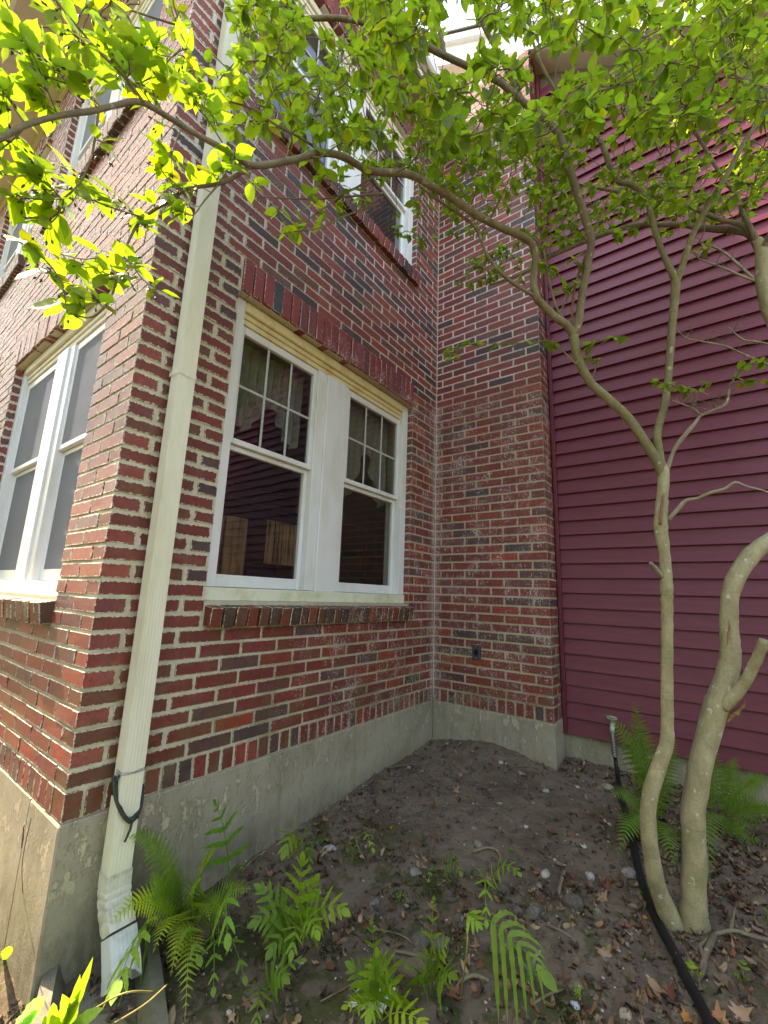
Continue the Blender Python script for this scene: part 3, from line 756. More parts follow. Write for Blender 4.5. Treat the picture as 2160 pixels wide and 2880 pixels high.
for i in range(6):
    t = i/5; r_ = ering((0.137+0.060*t, -0.345-0.105*t), 0.62, 1.09+0.10*t)
    if i == 5: r_ = [p+Vector((0.012*math.sin(p.y*140), 0, -0.022*math.sin(p.y*55+1.2))) for p in r_]
    rings.append(r_)
sub_of(pipe, loft(rings), 'spout', MAT['gutter_white'])
m = MB(); m.add([p for z in (1.722, 1.742) for p in [Vector((x, DY+(y-DY)*1.03, z)) for x, y in [(0.0895, DY-.0395), (0.0895, DY+.0395), (0.012, DY+.041), (0.012, DY-.041)]]], [(0, 1, 5, 4), (1, 2, 6, 5), (3, 0, 4, 7)]); sub_of(pipe, m, 'strap', MAT['gutter'])
# outlet box on the return wall
m = MB(); m.box((0.357, -0.026, 0.355), (0.424, -0.006, 0.462), ch=0.004)
ob = m.build('outlet_box', MAT['box'], house); ob['label'] = 'small dark grey outlet box on the narrow return'
m = MB(); cc = [Vector((0.3905+0.019*math.cos(t*math.pi/8), -0.0275, 0.408+0.022*math.sin(t*math.pi/8))) for t in range(16)]; m.add(cc, [tuple(range(16))])
sub_of(ob, m, 'socket_hole', MAT['void'])
for dz in (-0.044, 0.044):
    m = MB(); m.tube([Vector((0.3905, -0.0262, 0.408+dz)), Vector((0.3905, -0.0285, 0.408+dz))], [0.004, 0.004], 8); sub_of(ob, m, 'screw', MAT['steel'])

# ------------------------------------------------------------------ the burgundy wing
wing = thing('siding_wing', (WC+0.03, DE, -0.5), 'burgundy clapboard wing joined to the brick return at the right', 'house wing')
WX1 = 5.0; WZ0, EXP = -0.090, 0.1075
m = MB(); pl_ = [(WC-0.3, WZ0-.002), (WX1, WZ0-.002), (WX1, 2.98), (WC-0.3, 6.2)]
m.add([(x, y, z) for y in (DE+0.002, DE+0.22) for x, z in pl_], [(0, 1, 2, 3), (7, 6, 5, 4), (0, 4, 5, 1), (1, 5, 6, 2), (2, 6, 7, 3), (3, 7, 4, 0)])
pl_ = [(WC+0.008, WZ0-.002), (WX1, WZ0-.002), (WX1, 2.98), (WC+0.008, 5.8)]
m.add([(x, y, z) for y in (DE-0.012, DE+0.0015) for x, z in pl_], [(0, 1, 2, 3), (7, 6, 5, 4), (0, 4, 5, 1), (1, 5, 6, 2), (2, 6, 7, 3), (3, 7, 4, 0)])
m.build('sheathing', MAT['dark'], wing)
shape = []
k = 0; z = WZ0
while z < 5.7:
    m = MB(); x0, x1 = WC+0.036, min(WX1, (6.62-z)/0.70-0.5); zt = z+EXP+0.036; yb = DE-0.051+R.uniform(-.0008, .0008); yt = DE-0.0235
    sec = [(yb, z), (yb+.0006, z+.003), (yt, zt), (yt+.0015, zt), (yb+.0065, z+.012), (yb+.0055, z)]
    n = len(sec); vs = [(x0, y, q) for y, q in sec]+[(x1, y, q) for y, q in sec]
    m.add(vs, [(i, i+n, (i+1) % n+n, (i+1) % n) for i in range(n)]+[tuple(range(n-1, -1, -1)), tuple(range(n, 2*n))])
    m.build('clapboard', MAT['siding'], wing); z += EXP
m = MB(); m.box((WC+0.007, DE-0.055, WZ0-0.004), (WC+0.034, DE-0.013, 5.8), ch=0.002); m.build('corner_trim', MAT['siding'], wing)
m = MB(); m.box((WC+0.0065, DE-0.003, -1.1), (WX1, DE+0.2, WZ0-0.004)); m.build('foundation', MAT['concrete'], wing)
# rake of the gable, coming down to the right above the leaves
m = MB()
a, b = Vector((-0.5, 0.02, 7.35)), Vector((7.0, 0.02, 2.9+0.6))
a, b = Vector((-0.5, 0.02, 7.20)), Vector((5.2, 0.02, 3.21))
for (y0, y1, dz0, dz1) in ((0.0, 0.03, -0.30, 0.0), (-0.06, 0.0, -0.06, 0.02)):
    m.add([(a.x, y0, a.z+dz0), (b.x, y0, b.z+dz0), (b.x, y0, b.z+dz1), (a.x, y0, a.z+dz1), (a.x, y1, a.z+dz0), (b.x, y1, b.z+dz0), (b.x, y1, b.z+dz1), (a.x, y1, a.z+dz1)],
          [(0, 1, 2, 3), (7, 6, 5, 4), (0, 4, 5, 1), (3, 2, 6, 7), (0, 3, 7, 4), (1, 5, 6, 2)])
m.build('rake_board', MAT['white'], wing)
m = MB(); m.add([(a.x, 0.03, a.z-.30), (b.x, 0.03, b.z-.30), (b.x, 0.6, b.z-.30), (a.x, 0.6, a.z-.30)], [(0, 1, 2, 3)]); m.build('rake_soffit', MAT['soffit'], wing)
m = MB(); m.add([(a.x, -0.08, a.z+.03), (b.x, -0.08, b.z+.03), (b.x, 3, b.z+.03), (a.x, 3, a.z+.03), (a.x, -0.08, a.z+.05), (b.x, -0.08, b.z+.05), (b.x, 3, b.z+.05), (a.x, 3, a.z+.05)], [(0, 1, 2, 3), (7, 6, 5, 4), (0, 4, 5, 1)]); m.build('roof', MAT['roof'], wing)
m = MB(); m.add([(a.x, 0.6, 5.0), (2.0, 0.6, 5.0), (2.0, 0.6, a.z-.3-.7*(2.0-a.x)), (a.x, 0.6, a.z-.3)], [(0, 1, 2, 3)]); m.build('gable_wall', MAT['soffit'], wing)
# spigot
m = MB(); s0 = Vector((1.268, DE-0.03, 0.030))
m.tube([s0+Vector((0, .02, 0)), s0+Vector((0, -.006, 0))], [0.034, 0.032], 14); m.tube([s0, s0+Vector((0, -.045, -.004)), s0+Vector((0, -.07, -.03)), s0+Vector((0, -.07, -.055))], [.016, .017, .017, .016], 10); sp = m.build('spigot', MAT['brass'], wing, True)
m = MB(); m.tube([s0+Vector((0, -.045, .0)), s0+Vector((0, -.05, .035))], [.006, .006], 6)
m.tube([s0+Vector((.028*math.cos(q*math.pi/6), -.052, .037+.028*math.sin(q*math.pi/6)*.3)) for q in range(13)], [.006]*13, 6); sub_of(sp, m, 'handle', MAT['brass'], True)

# ------------------------------------------------------------------ the two trees
def px(L_, k=1.0):
    """a traced limb: (u, v, depth, radius in pixels) to (point, radius in metres)"""
    return [(at(u, v, d), r*d/FPX*k/math.sqrt(1+((u-1080)/FPX)**2)) for u, v, d, r in L_]
T1 = R.__class__(21)
class Tree:
    def __init__(s, name, base, label, cat='tree'):
        s.o = thing(name, base, label, cat); s.samples = []; s.leaves = []; s.tw = MB(); s.fr = MB()
    def limb(s, name, pts, mat, n=10, k=5, lump=0.10, cap=True, sample=True, label=None):
        if name == 'limb': pts = [(p, r*.95) for p, r in pts]
        sp_ = spline(pts, k); m = MB(); m.tube([p for p, _ in sp_], [r for _, r in sp_], n, lump=lump, seed=len(s.samples), cap=cap)
        o = m.build(name, mat, s.o, True)
        if label: o['label'] = label
        if sample: s.samples += [(p, r) for p, r in sp_]
        return o
    def twig(s, a, b, r0, r1, sag=0.0, n=4, wob=0.02):
        q = []; k = 5
        w1 = Vector((T1.uniform(-1, 1), T1.uniform(-1, 1), T1.uniform(-1, 1)))*wob; w2 = Vector((T1.uniform(-1, 1), T1.uniform(-1, 1), T1.uniform(-1, 1)))*wob
        for i in range(k+1):
            t = i/k; p = a.lerp(b, t) + w1*math.sin(math.pi*t) + w2*math.sin(2*math.pi*t)*.6; p.z -= sag*math.sin(math.pi*t); q.append(p)
        s.tw.tube(q, [r0+(r1-r0)*i/k for i in range(k+1)], n, cap=False)
        return q
    def cluster(s, p, axis, n, ln, tone=None, flat=0.6):
        """a tuft of leaves round the end of a twig"""
        ax = axis.normalized(); a = ax.orthogonal().normalized(); b = ax.cross(a); ph = T1.uniform(0, 6.28)
        for i in range(n):
            an = ph + i*2.4 + T1.uniform(-.35, .35)
            out = a*math.cos(an) + b*math.sin(an)
            d = (out*T1.uniform(.75, 1.1) + ax*T1.uniform(.15, .9)).normalized()
            d.z = d.z*flat - T1.uniform(-.05, .35); d.normalize()
            nrm = Vector((T1.gauss(.25, .5), T1.gauss(-.35, .5), .8)); nrm = nrm - d*nrm.dot(d)
            if nrm.length < .05: nrm = d.orthogonal()
            nrm.normalize()
            l_ = ln*T1.uniform(.7, 1.15); pet = d*0.10*l_ - ax*T1.uniform(0, .018)
            k = T1.uniform(.8, 1.2); y = T1.uniform(0.92, 1.12)
            t = tone or ((k*y, k, k*T1.uniform(.8, 1.2)) if T1.random() > .06 else (k*1.7, k*1.15, k*.8))
            s.leaves.append((p+pet, d, nrm, l_, t, T1.randrange(5)))
            s.tw.tube([p-ax*.004, p+pet*.7, p+pet+d*.01*l_], [.0012, .001, .0008], 3, cap=False)
    def finish(s, n_single):
        fr = [];
        for lf in s.leaves:
            q = pix(lf[0] + lf[1]*lf[3]*.5)
            v = (CAM-lf[0]).normalized()
            fr.append(-(lf[3]/q[2])**2*(.25+abs(v.dot(lf[2]))) if q and 0 < q[0] < 2160 and 0 < q[1] < 2880 else 0.0)
        order = sorted(range(len(fr)), key=lambda i: fr[i])
        single = [i for i in order[:n_single] if fr[i] < 0]; ss = set(single)
        for i in single:
            p, d, nrm, l_, t, var = s.leaves[i]
            o = bpy.data.objects.new('leaf', LEAFM[var]); COL.objects.link(o); o.parent = s.o
            o.matrix_parent_inverse = Matrix.Translation(-Vector(s.o['base']))
            x = d.cross(nrm); m4 = Matrix((x*l_, d*l_, nrm*l_)).transposed().to_4x4(); m4.translation = p
            o.matrix_basis = m4; o.color = (*t, 1)
        m = MB()
        for i in order:
            if i in ss: continue
            p, d, nrm, l_, t, var = s.leaves[i]; x = d.cross(nrm); vs, fs = LEAFG[var]
            m.add([p + (x*q[0] + d*q[1] + nrm*q[2])*l_ for q in vs], fs, t)
        if m.v:
            o = m.build('foliage', MAT['leaves'], s.o, True); o['kind'] = 'stuff'
            o.data.attributes.new('mid', 'FLOAT', 'POINT').data.foreach_set('value', [1.0, 0.0, 1.0]*(len(m.v)//3))
        if s.tw.v:
            o = s.tw.build('twigs', MAT['bark_dark'], s.o, True); o['kind'] = 'stuff'
        if s.fr.v:
            o = s.fr.build('fruits', MAT['fruit'], s.o, True); o['kind'] = 'stuff'
def leaf_geo(var):
    r = random.Random(var+40); vs = []; fs = []; n = 7
    wv = r.uniform(.275, .335); fold = r.uniform(.10, .28); curl = r.uniform(.05, .28); tw = r.uniform(-.15, .15)
    for i in range(n+1):
        t = i/n; wd = wv*math.sin(math.pi*t**0.80)**0.80*(1.0-.10*t) if 0 < t < 1 else 0.0
        if i == n-1: wd *= .55
        z0 = -curl*t*t + .02*math.sin(9*t)
        for sgn in (-1, 0, 1):
            ww = wd*(1+r.uniform(-.07, .07)); vs.append((sgn*ww, t-abs(sgn)*0.02, z0+abs(sgn)*ww*fold*1.1 + sgn*tw*wd*t + abs(sgn)*r.uniform(-.012, .012)))
    for i in range(n):
        for c in (0, 1): fs.append((i*3+c, i*3+c+1, (i+1)*3+c+1, (i+1)*3+c))
    return vs, fs
LEAFG = [leaf_geo(i) for i in range(5)]; LEAFM = []
for vs, fs in LEAFG:
    me = bpy.data.meshes.new('leaf'); me.from_pydata(vs, [], fs); me.materials.append(MAT['leaf'])
    me.attributes.new('mid', 'FLOAT', 'POINT').data.foreach_set('value', [1.0, 0.0, 1.0]*(len(vs)//3))
    for p in me.polygons: p.use_smooth = True
    LEAFM.append(me)
def c1(L_, d0, d1, r0, r1):
    """trace made in an enlarged crop of the upper left quarter"""
    n = len(L_)-1; return px([(x*.651, y*.651, d0+(d1-d0)*i/n, r0+(r1-r0)*i/n) for i, (x, y) in enumerate(L_)])
def c2(L_, d0, d1, r0, r1):
    n = len(L_)-1; return px([(1080+x*.651, y*.651, d0+(d1-d0)*i/n, r0+(r1-r0)*i/n) for i, (x, y) in enumerate(L_)])

gA = on_ground(1893, 2600); gB = on_ground(1952, 2602)
slim = Tree('tree', gA, 'slender pale trunked tree with a long limb reaching left under the canopy')
slim.limb('trunk', [(gA-Vector((0, 0, .10)), .055), (gA+Vector((0, 0, -.01)), .040)] + px([(1853, 2505, 1.615, 27), (1832, 2400, 1.62, 25), (1824, 2260, 1.64, 24), (1858, 2140, 1.66, 23), (1876, 2085, 1.67, 20), (1876, 1960, 1.70, 18.5), (1876, 1823, 1.73, 18), (1876, 1700, 1.76, 17.5), (1874, 1640, 1.77, 20), (1869, 1560, 1.79, 16.5), (1858, 1480, 1.81, 21), (1863, 1400, 1.83, 18), (1866, 1340, 1.85, 18), (1867, 1318, 1.855, 14), (1868, 1302, 1.86, 6)]), MAT['bark'], 14, 6, .12)
slim.limb('limb', px([(1866, 1350, 1.85, 15), (1848, 1300, 1.86, 16), (1810, 1236, 1.87, 15), (1762, 1169, 1.89, 14.5), (1707, 1118, 1.91, 14), (1660, 1075, 1.92, 14), (1627, 1010, 1.93, 14), (1613, 945, 1.94, 15)]), MAT['bark_limb'], 12, 6)
slim.limb('limb', px([(1866, 1345, 1.85, 14), (1852, 1260, 1.87, 13.5), (1849, 1213, 1.88, 13), (1873, 1118, 1.90, 12.5), (1885, 985, 1.93, 12), (1892, 897, 1.95, 12.5), (1900, 805, 1.97, 15), (1894, 775, 1.97, 12), (1872, 730, 1.98, 9.5), (1846, 663, 2.0, 9), (1815, 553, 2.02, 9), (1775, 520, 2.03, 9), (1731, 501, 2.05, 9), (1685, 390, 2.05, 8), (1627, 325, 2.05, 7), (1560, 250, 2.05, 5), (1500, 120, 2.05, 4), (1480, -60, 2.05, 3)]), MAT['bark_limb'], 10, 6)
slim.limb('limb', px([(1900, 800, 1.97, 11), (1918, 752, 1.96, 11), (1947, 663, 1.94, 10.5), (1987, 588, 1.92, 10), (2044, 492, 1.90, 10), (2100, 390, 1.87, 9.5), (2160, 312, 1.84, 9), (2240, 190, 1.80, 8), (2300, 60, 1.75, 6)]), MAT['bark_limb'], 10, 6)
LONG = px([(1614, 945, 1.94, 12), (1595, 915, 1.93, 12), (1562, 892, 1.92, 11.5), (1525, 855, 1.91, 11), (1510, 838, 1.9, 11.5), (1500, 790, 1.9, 10.5), (1506, 723, 1.89, 10.5), (1487, 677, 1.88, 11), (1405, 638, 1.85, 10.5), (1340, 605, 1.82, 10.5), (1275, 560, 1.78, 10.5), (1210, 521, 1.74, 10.5), (1152, 491, 1.70, 10.5), (1080, 485, 1.64, 10.5), (1030, 478, 1.60, 10), (970, 443, 1.54, 10), (905, 430, 1.48, 10), (814, 452, 1.36, 9.5), (710, 465, 1.25, 9.5), (651, 430, 1.2, 9), (553, 378, 1.12, 9), (456, 319, 1.04, 9), (391, 286, 1.0, 9.5), (326, 296, .96, 9), (260, 312, .92, 9.5), (163, 326, .87, 9.5), (65, 355, .82, 10), (0, 391, .79, 10), (-120, 440, .74, 9), (-300, 470, .68, 7)])
slim.limb('limb', LONG, MAT['bark_dark'], 10, 5, label='long drooping limb running left across the whole picture')
slim.limb('limb', c2([(660, 1285), (540, 1210), (450, 1110), (400, 990), (330, 930), (240, 870), (150, 800)], 1.9, 1.8, 6, 3), MAT['bark_dark'], 8)
slim.limb('limb', c2([(818, 1440), (838, 1400), (858, 1260), (880, 1150), (895, 1030), (870, 950), (850, 880), (800, 720), (760, 590), (700, 520), (600, 440), (500, 355), (380, 295), (260, 240), (140, 180), (60, 155), (-40, 110), (-180, 80), (-320, 80)], 1.94, 1.8, 13.5, 7), MAT['bark_dark'], 10, 6)
slim.limb('limb', c2([(262, 240), (240, 130), (200, 0), (190, -150), (150, -350)], 1.84, 1.8, 7, 4), MAT['bark_dark'], 8)
slim.limb('limb', c2([(600, 440), (490, 220), (430, 110), (410, 0), (420, -200)], 1.88, 1.8, 8, 5), MAT['bark_dark'], 8)
slim.limb('limb', c2([(808, 1440), (822, 1250), (860, 1130), (930, 950), (1000, 780), (1040, 650)], 1.94, 1.9, 4.5, 2), MAT['wound'], 6, label='thin dead shoot with orange peeling bark')
slim.limb('limb', c2([(790, 1400), (745, 1330), (710, 1200), (690, 1080)], 1.93, 1.9, 5, 3), MAT['bark_dark'], 6)
dead = dict(mat=MAT['bark_grey'], n=7, k=4, lump=.15)
slim.limb('dead_branch', px([(1876, 1325, 1.85, 7), (1890, 1280, 1.84, 6.5), (1904, 1252, 1.83, 7), (1932, 1217, 1.81, 7.5), (1955, 1190, 1.8, 6), (1971, 1169, 1.79, 5), (2006, 1154, 1.77, 5), (2042, 1134, 1.75, 4.5), (2051, 1094, 1.74, 3)]), **dead)
slim.limb('dead_branch', px([(1971, 1166, 1.79, 4), (1951, 1150, 1.8, 3), (1930, 1140, 1.8, 2), (1890, 1125, 1.82, 1.4)]), **dead)
slim.limb('dead_branch', px([(1880, 1460, 1.81, 8), (1900, 1440, 1.79, 7), (1928, 1409, 1.77, 6.5), (1960, 1402, 1.75, 5.5), (1999, 1386, 1.72, 6), (2040, 1374, 1.7, 5), (2068, 1357, 1.68, 5), (2100, 1368, 1.67, 3.5), (2140, 1378, 1.66, 4), (2190, 1395, 1.64, 3)]), **dead)
slim.limb('stub', px([(1862, 1622, 1.77, 8), (1843, 1598, 1.76, 7), (1829, 1583, 1.75, 6)]), **dead)
slim.limb('bark_scar', px([(1857, 1475, 1.788, 5), (1859, 1440, 1.790, 5), (1864, 1405, 1.807, 4), (1868, 1380, 1.818, 2)]), MAT['wound'], 7, sample=False)
thick = Tree('tree', gB, 'thick smooth grey trunked tree that bows out to the right with a broken stub')
thick.limb('trunk', [(gB-Vector((0, 0, .10)), .075), (gB+Vector((0, 0, -.01)), .056)] + px([(1950, 2540, 1.605, 38), (1952, 2413, 1.62, 37), (1949, 2283, 1.65, 36), (1968, 2170, 1.67, 35), (1985, 2090, 1.69, 36), (2010, 2000, 1.71, 38), (2043, 1905, 1.73, 34), (2054, 1840, 1.74, 32), (2050, 1756, 1.76, 28), (2054, 1669, 1.78, 28), (2085, 1598, 1.8, 30), (2132, 1543, 1.82, 30), (2195, 1495, 1.84, 28), (2250, 1400, 1.87, 27), (2262, 1250, 1.9, 26), (2238, 1080, 1.94, 25), (2205, 960, 1.97, 25), (2165, 875, 1.99, 24), (2145, 787, 2.02, 22), (2143, 712, 2.04, 20), (2130, 675, 2.06, 15)]), MAT['bark'], 16, 6, .10)
thick.limb('stub', px([(2030, 1990, 1.69, 22), (2082, 1939, 1.66, 19), (2127, 1857, 1.63, 18), (2150, 1800, 1.61, 16)]), MAT['bark'], 10, 5, .2, label='broken stub with torn brown bark')
thick.limb('bark_scar', px([(2046, 2032, 1.672, 5), (2058, 2016, 1.672, 10), (2074, 2002, 1.668, 9), (2090, 1984, 1.662, 5), (2096, 1970, 1.66, 2)]), MAT['wound'], 9, 5, .9, sample=False)
thick.limb('bark_scar', px([(2050, 1745, 1.7225, 1.5), (2052, 1765, 1.7225, 3.5), (2048, 1785, 1.717, 4), (2046, 1815, 1.70, 2)]), MAT['wound'], 7, 4, .8, sample=False)
thick.limb('limb', px([(2140, 720, 2.04, 14), (2115, 663, 2.1, 15), (2066, 646, 2.16, 14), (2022, 645, 2.2, 13), (1969, 640, 2.25, 10), (1916, 632, 2.3, 9), (1850, 632, 2.36, 9), (1784, 634, 2.42, 8), (1685, 664, 2.5, 7.5), (1549, 722, 2.6, 5.5), (1470, 770, 2.66, 4), (1380, 800, 2.72, 3)]), MAT['bark_dark'], 9)
thick.limb('limb', px([(2135, 690, 2.05, 12), (2093, 637, 2.1, 9), (2022, 617, 2.16, 8), (1987, 602, 2.2, 8), (1903, 566, 2.3, 7), (1828, 548, 2.38, 7), (1740, 540, 2.45, 6), (1640, 520, 2.52, 4), (1540, 500, 2.6, 3)]), MAT['bark_dark'], 9)
thick.limb('limb', px([(2137, 690, 2.05, 12), (2093, 606, 2.08, 8), (2080, 570, 2.1, 7.5), (2062, 535, 2.12, 6), (2040, 513, 2.13, 6), (1985, 420, 2.15, 6), (1930, 330, 2.17, 6), (1890, 260, 2.2, 6), (1800, 240, 2.25, 4)]), MAT['bark_dark'], 8)
thick.limb('limb', px([(2143, 700, 2.04, 12), (2165, 660, 2.0, 10), (2200, 560, 1.95, 10), (2200, 430, 1.95, 11), (2160, 309, 2.0, 12), (2137, 273, 2.02, 12), (2106, 229, 2.05, 12.5), (2066, 168, 2.08, 12), (2049, 97, 2.1, 9), (2084, 13, 2.1, 7), (2110, -120, 2.1, 6)]), MAT['bark_dark'], 9)
for q in ([(2120, 785, 2.0, 5), (2060, 730, 2.02, 4.5), (2020, 700, 2.04, 3.5), (1965, 682, 2.06, 2.5)], [(2120, 790, 1.98, 5), (2060, 765, 2.0, 4), (2020, 748, 2.0, 3.5), (1970, 730, 2.02, 2.5), (1940, 700, 2.03, 1.5)],
          [(2200, 1040, 1.93, 4), (2110, 1005, 1.92, 3.5), (2045, 975, 1.92, 3), (1985, 962, 1.92, 2.5), (1930, 950, 1.93, 1.6), (1905, 925, 1.93, 1.2)], [(2230, 1000, 1.9, 4), (2150, 965, 1.88, 3.5), (2090, 955, 1.87, 3), (2050, 920, 1.87, 2)]):
    thick.limb('dead_branch', px(q), **dead)
# bare dead twiglets on the dead branches
for tr, n in ((slim, 26), (thick, 46)):
    ds = [p for p, r in tr.samples if r < 0.0075 and (pix(p) or (0, 0, 0))[0] > 1850 and 660 < (pix(p) or (0, 0, 0))[1] < 1180]
    for _ in range(n):
        if not ds: break
        a = T1.choice(ds); d = Vector((T1.uniform(-1, .6), T1.uniform(-.7, .5), T1.uniform(.1, 1))).normalized()*T1.uniform(.03, .10)
        q = tr.twig(a, a+d, .0016, .0007, 0, 3, .012); tr.twig(q[3], q[3]+Vector((T1.uniform(-1, 1), T1.uniform(-1, 1), T1.uniform(0, 1)))*.035, .001, .0006, 0, 3, .006)

# branches that carry the sunny leaves at the left
SUNNY = [
    ([(425, 480), (402, 640), (385, 700), (345, 790), (270, 862)], .93, .86, 4.5, 3, 3), ([(270, 862), (180, 855), (90, 860)], .86, .82, 2.4, 1.6, 3), ([(270, 862), (210, 800), (140, 740)], .86, .84, 2, 1.4, 3), ([(275, 865), (250, 930), (195, 985)], .86, .85, 2, 1.4, 2),
    ([(1090, 712), (1010, 765), (940, 795), (815, 815), (740, 860), (620, 940), (570, 1010), (530, 1105), (505, 1190), (480, 1280), (400, 1370), (290, 1350)], 1.25, .92, 6.5, 3, 9),
    ([(620, 940), (540, 915), (450, 885), (320, 830), (200, 795)], 1.06, .98, 3.2, 1.8, 5), ([(530, 1105), (430, 1112), (350, 1118), (240, 1090)], 1.02, .98, 3, 1.6, 4), ([(530, 1105), (580, 1160), (630, 1220), (705, 1260)], 1.02, 1.0, 2.4, 1.5, 3),
    ([(20, 1000), (90, 1050), (180, 1110), (235, 1170), (270, 1235), (290, 1350)], .86, .9, 3, 2.4, 5), ([(815, 815), (750, 800), (680, 712)], 1.14, 1.12, 2.6, 1.6, 2), ([(940, 800), (880, 870), (830, 930), (760, 900)], 1.18, 1.12, 3, 1.6, 4), ([(940, 800), (1000, 700), (1010, 640)], 1.18, 1.2, 2.4, 1.4, 3),
    ([(620, 440), (545, 340), (430, 225), (330, 110), (240, 0), (170, -110)], 1.0, .9, 5, 3, 6), ([(430, 225), (350, 260), (250, 345), (190, 315)], .95, .9, 2.2, 1.5, 4), ([(430, 455), (330, 380), (240, 345), (130, 300)], .92, .86, 2.8, 1.6, 5), ([(110, 540), (50, 450), (10, 390), (-60, 330)], .83, .8, 3, 2, 4), ([(110, 545), (60, 600), (0, 650), (-40, 700)], .83, .82, 3, 1.8, 4),
    ([(1395, 660), (1290, 590), (1200, 545), (1090, 470), (960, 430), (850, 400), (740, 330)], 1.48, 1.2, 4, 2, 7), ([(960, 615), (900, 520), (850, 460), (820, 380)], 1.22, 1.15, 2.4, 1.4, 4), ([(700, 490), (640, 430), (600, 330), (560, 250)], 1.08, 1.02, 2.6, 1.5, 4), ([(780, 560), (750, 640), (740, 700)], 1.12, 1.1, 2, 1.3, 3),
    ([(1620, 760), (1540, 810), (1480, 840), (1370, 920), (1270, 992), (1225, 1010)], 1.62, 1.5, 3.6, 2, 5), ([(1659, 835), (1500, 850), (1350, 860), (1200, 855), (1060, 845)], 1.66, 1.45, 3.2, 1.6, 5), ([(1640, 880), (1500, 930), (1380, 985), (1270, 1000)], 1.66, 1.5, 3, 1.6, 5), ([(1480, 845), (1440, 790), (1370, 770)], 1.56, 1.52, 2, 1.3, 2),
    ([(250, 500), (210, 400), (150, 250), (60, 120)], .87, .8, 3, 1.6, 5), ([(540, 345), (620, 250), (700, 190)], 1.0, 1.02, 2.4, 1.4, 3), ([(545, 345), (480, 260), (470, 150)], 1.0, 1.0, 2.4, 1.4, 3), ([(900, 440), (960, 330), (1060, 230)], 1.32, 1.3, 2.4, 1.4, 4), ([(560, 370), (660, 330), (760, 230), (820, 210)], 1.05, 1.06, 2.6, 1.5, 4),
]
for q, d0, d1, r0, r1, nc in SUNNY:
    pts = c1(q, d0, d1, r0, r1); sp_ = spline(pts, 4); slim.tw.tube([p for p, _ in sp_], [max(r, .0013) for _, r in sp_], 5, cap=False)
    for i in range(nc):
        t = (i+.7)/(nc-.1); j = min(len(sp_)-1, int(t*(len(sp_)-1))); p = sp_[j][0]
        tg = (sp_[j][0]-sp_[max(j-1, 0)][0]); tg = tg.normalized() if tg.length > 1e-6 else Vector((0, 0, 1))
        end = i == nc-1
        side = Vector((T1.uniform(-1, 1), T1.uniform(-1, 1), T1.uniform(-.3, .9))); ax = tg if end else (tg*.5+side.normalized()*.8)
        e = p if end else p+ax.normalized()*T1.uniform(.015, .05)
        if not end: slim.twig(p, e, .0014, .001, 0, 3, .003)
        slim.cluster(e, ax, T1.choice((3, 3, 4, 4)), T1.uniform(.054, .070)*(1.0 if d1 < 1.3 else .9))
        if T1.random() < .75 and d1 < 1.3:                   # a bunch of small fruits on thread-like stalks
            for _ in range(T1.randrange(3, 7)):
                f = e+Vector((T1.uniform(-1, 1), T1.uniform(-1, 1), T1.uniform(-1.4, .2))).normalized()*T1.uniform(.015, .035)
                slim.fr.tube([e, e.lerp(f, .5)+Vector((0, 0, .003)), f], [.0005]*3, 3, cap=False)
                dd = (f-e).normalized(); slim.fr.tube([f-dd*.001, f+dd*.002, f+dd*.005, f+dd*.009], [.0008, .0023, .0024, .0007], 5)
# the shaded canopy: tufts spread through its depth, joined by twigs to the nearest wood
def inside(u, v, poly):
    c = False; n = len(poly)
    for i in range(n):
        x1, y1 = poly[i]; x2, y2 = poly[(i+1) % n]
        if (y1 > v) != (y2 > v) and u < (x2-x1)*(v-y1)/(y2-y1)+x1: c = not c
    return c
GAPS = [(1270, 40, 70, 50, .85), (885, 395, 60, 75, .75), (980, 510, 60, 90, .6), (1125, 560, 60, 80, .75), (870, 170, 60, 60, .5), (1700, 390, 60, 70, .5), (1960, 420, 110, 90, .6), (2070, 330, 60, 60, .6), (160, 230, 120, 150, .45), (300, 480, 140, 90, .5), (600, 60, 60, 60, .3), (1640, 470, 50, 60, .5)]
AREAS = [
    ([(470, -60), (2230, -60), (2230, 330), (1900, 400), (1350, 420), (1000, 400), (640, 330), (470, 160)], 1.25, 2.45, .050, 1050),
    ([(840, 330), (2230, 300), (2230, 560), (1900, 600), (1600, 560), (1250, 560), (940, 480)], 1.7, 2.7, .046, 440),
    ([(1080, 560), (1330, 560), (2230, 540), (2200, 640), (1900, 660), (1560, 680), (1380, 650), (1200, 620)], 2.0, 2.7, .048, 70),
    ([(1230, 740), (1400, 690), (1560, 640), (1560, 760), (1420, 810), (1300, 815)], 2.5, 2.85, .043, 44),
    ([(1080, 600), (1300, 560), (1560, 500), (1560, 640), (1300, 680), (1130, 690)], 2.3, 2.8, .043, 40),
    ([(1560, 500), (2200, 420), (2200, 640), (1560, 690)], 2.3, 2.9, .047, 120),
    ([(-100, -500), (2400, -500), (2400, -40), (-100, -40)], 1.2, 2.2, .07, 60),
    ([(-60, -60), (500, -60), (470, 150), (260, 190), (-60, 120)], 1.0, 1.4, .060, 14),
    ([(560, 340), (860, 360), (900, 440), (700, 440)], 1.4, 1.7, .060, 8),
]
nodes = {0: [p for p, r in slim.samples if r > .003], 1: [p for p, r in thick.samples if r > .003]}
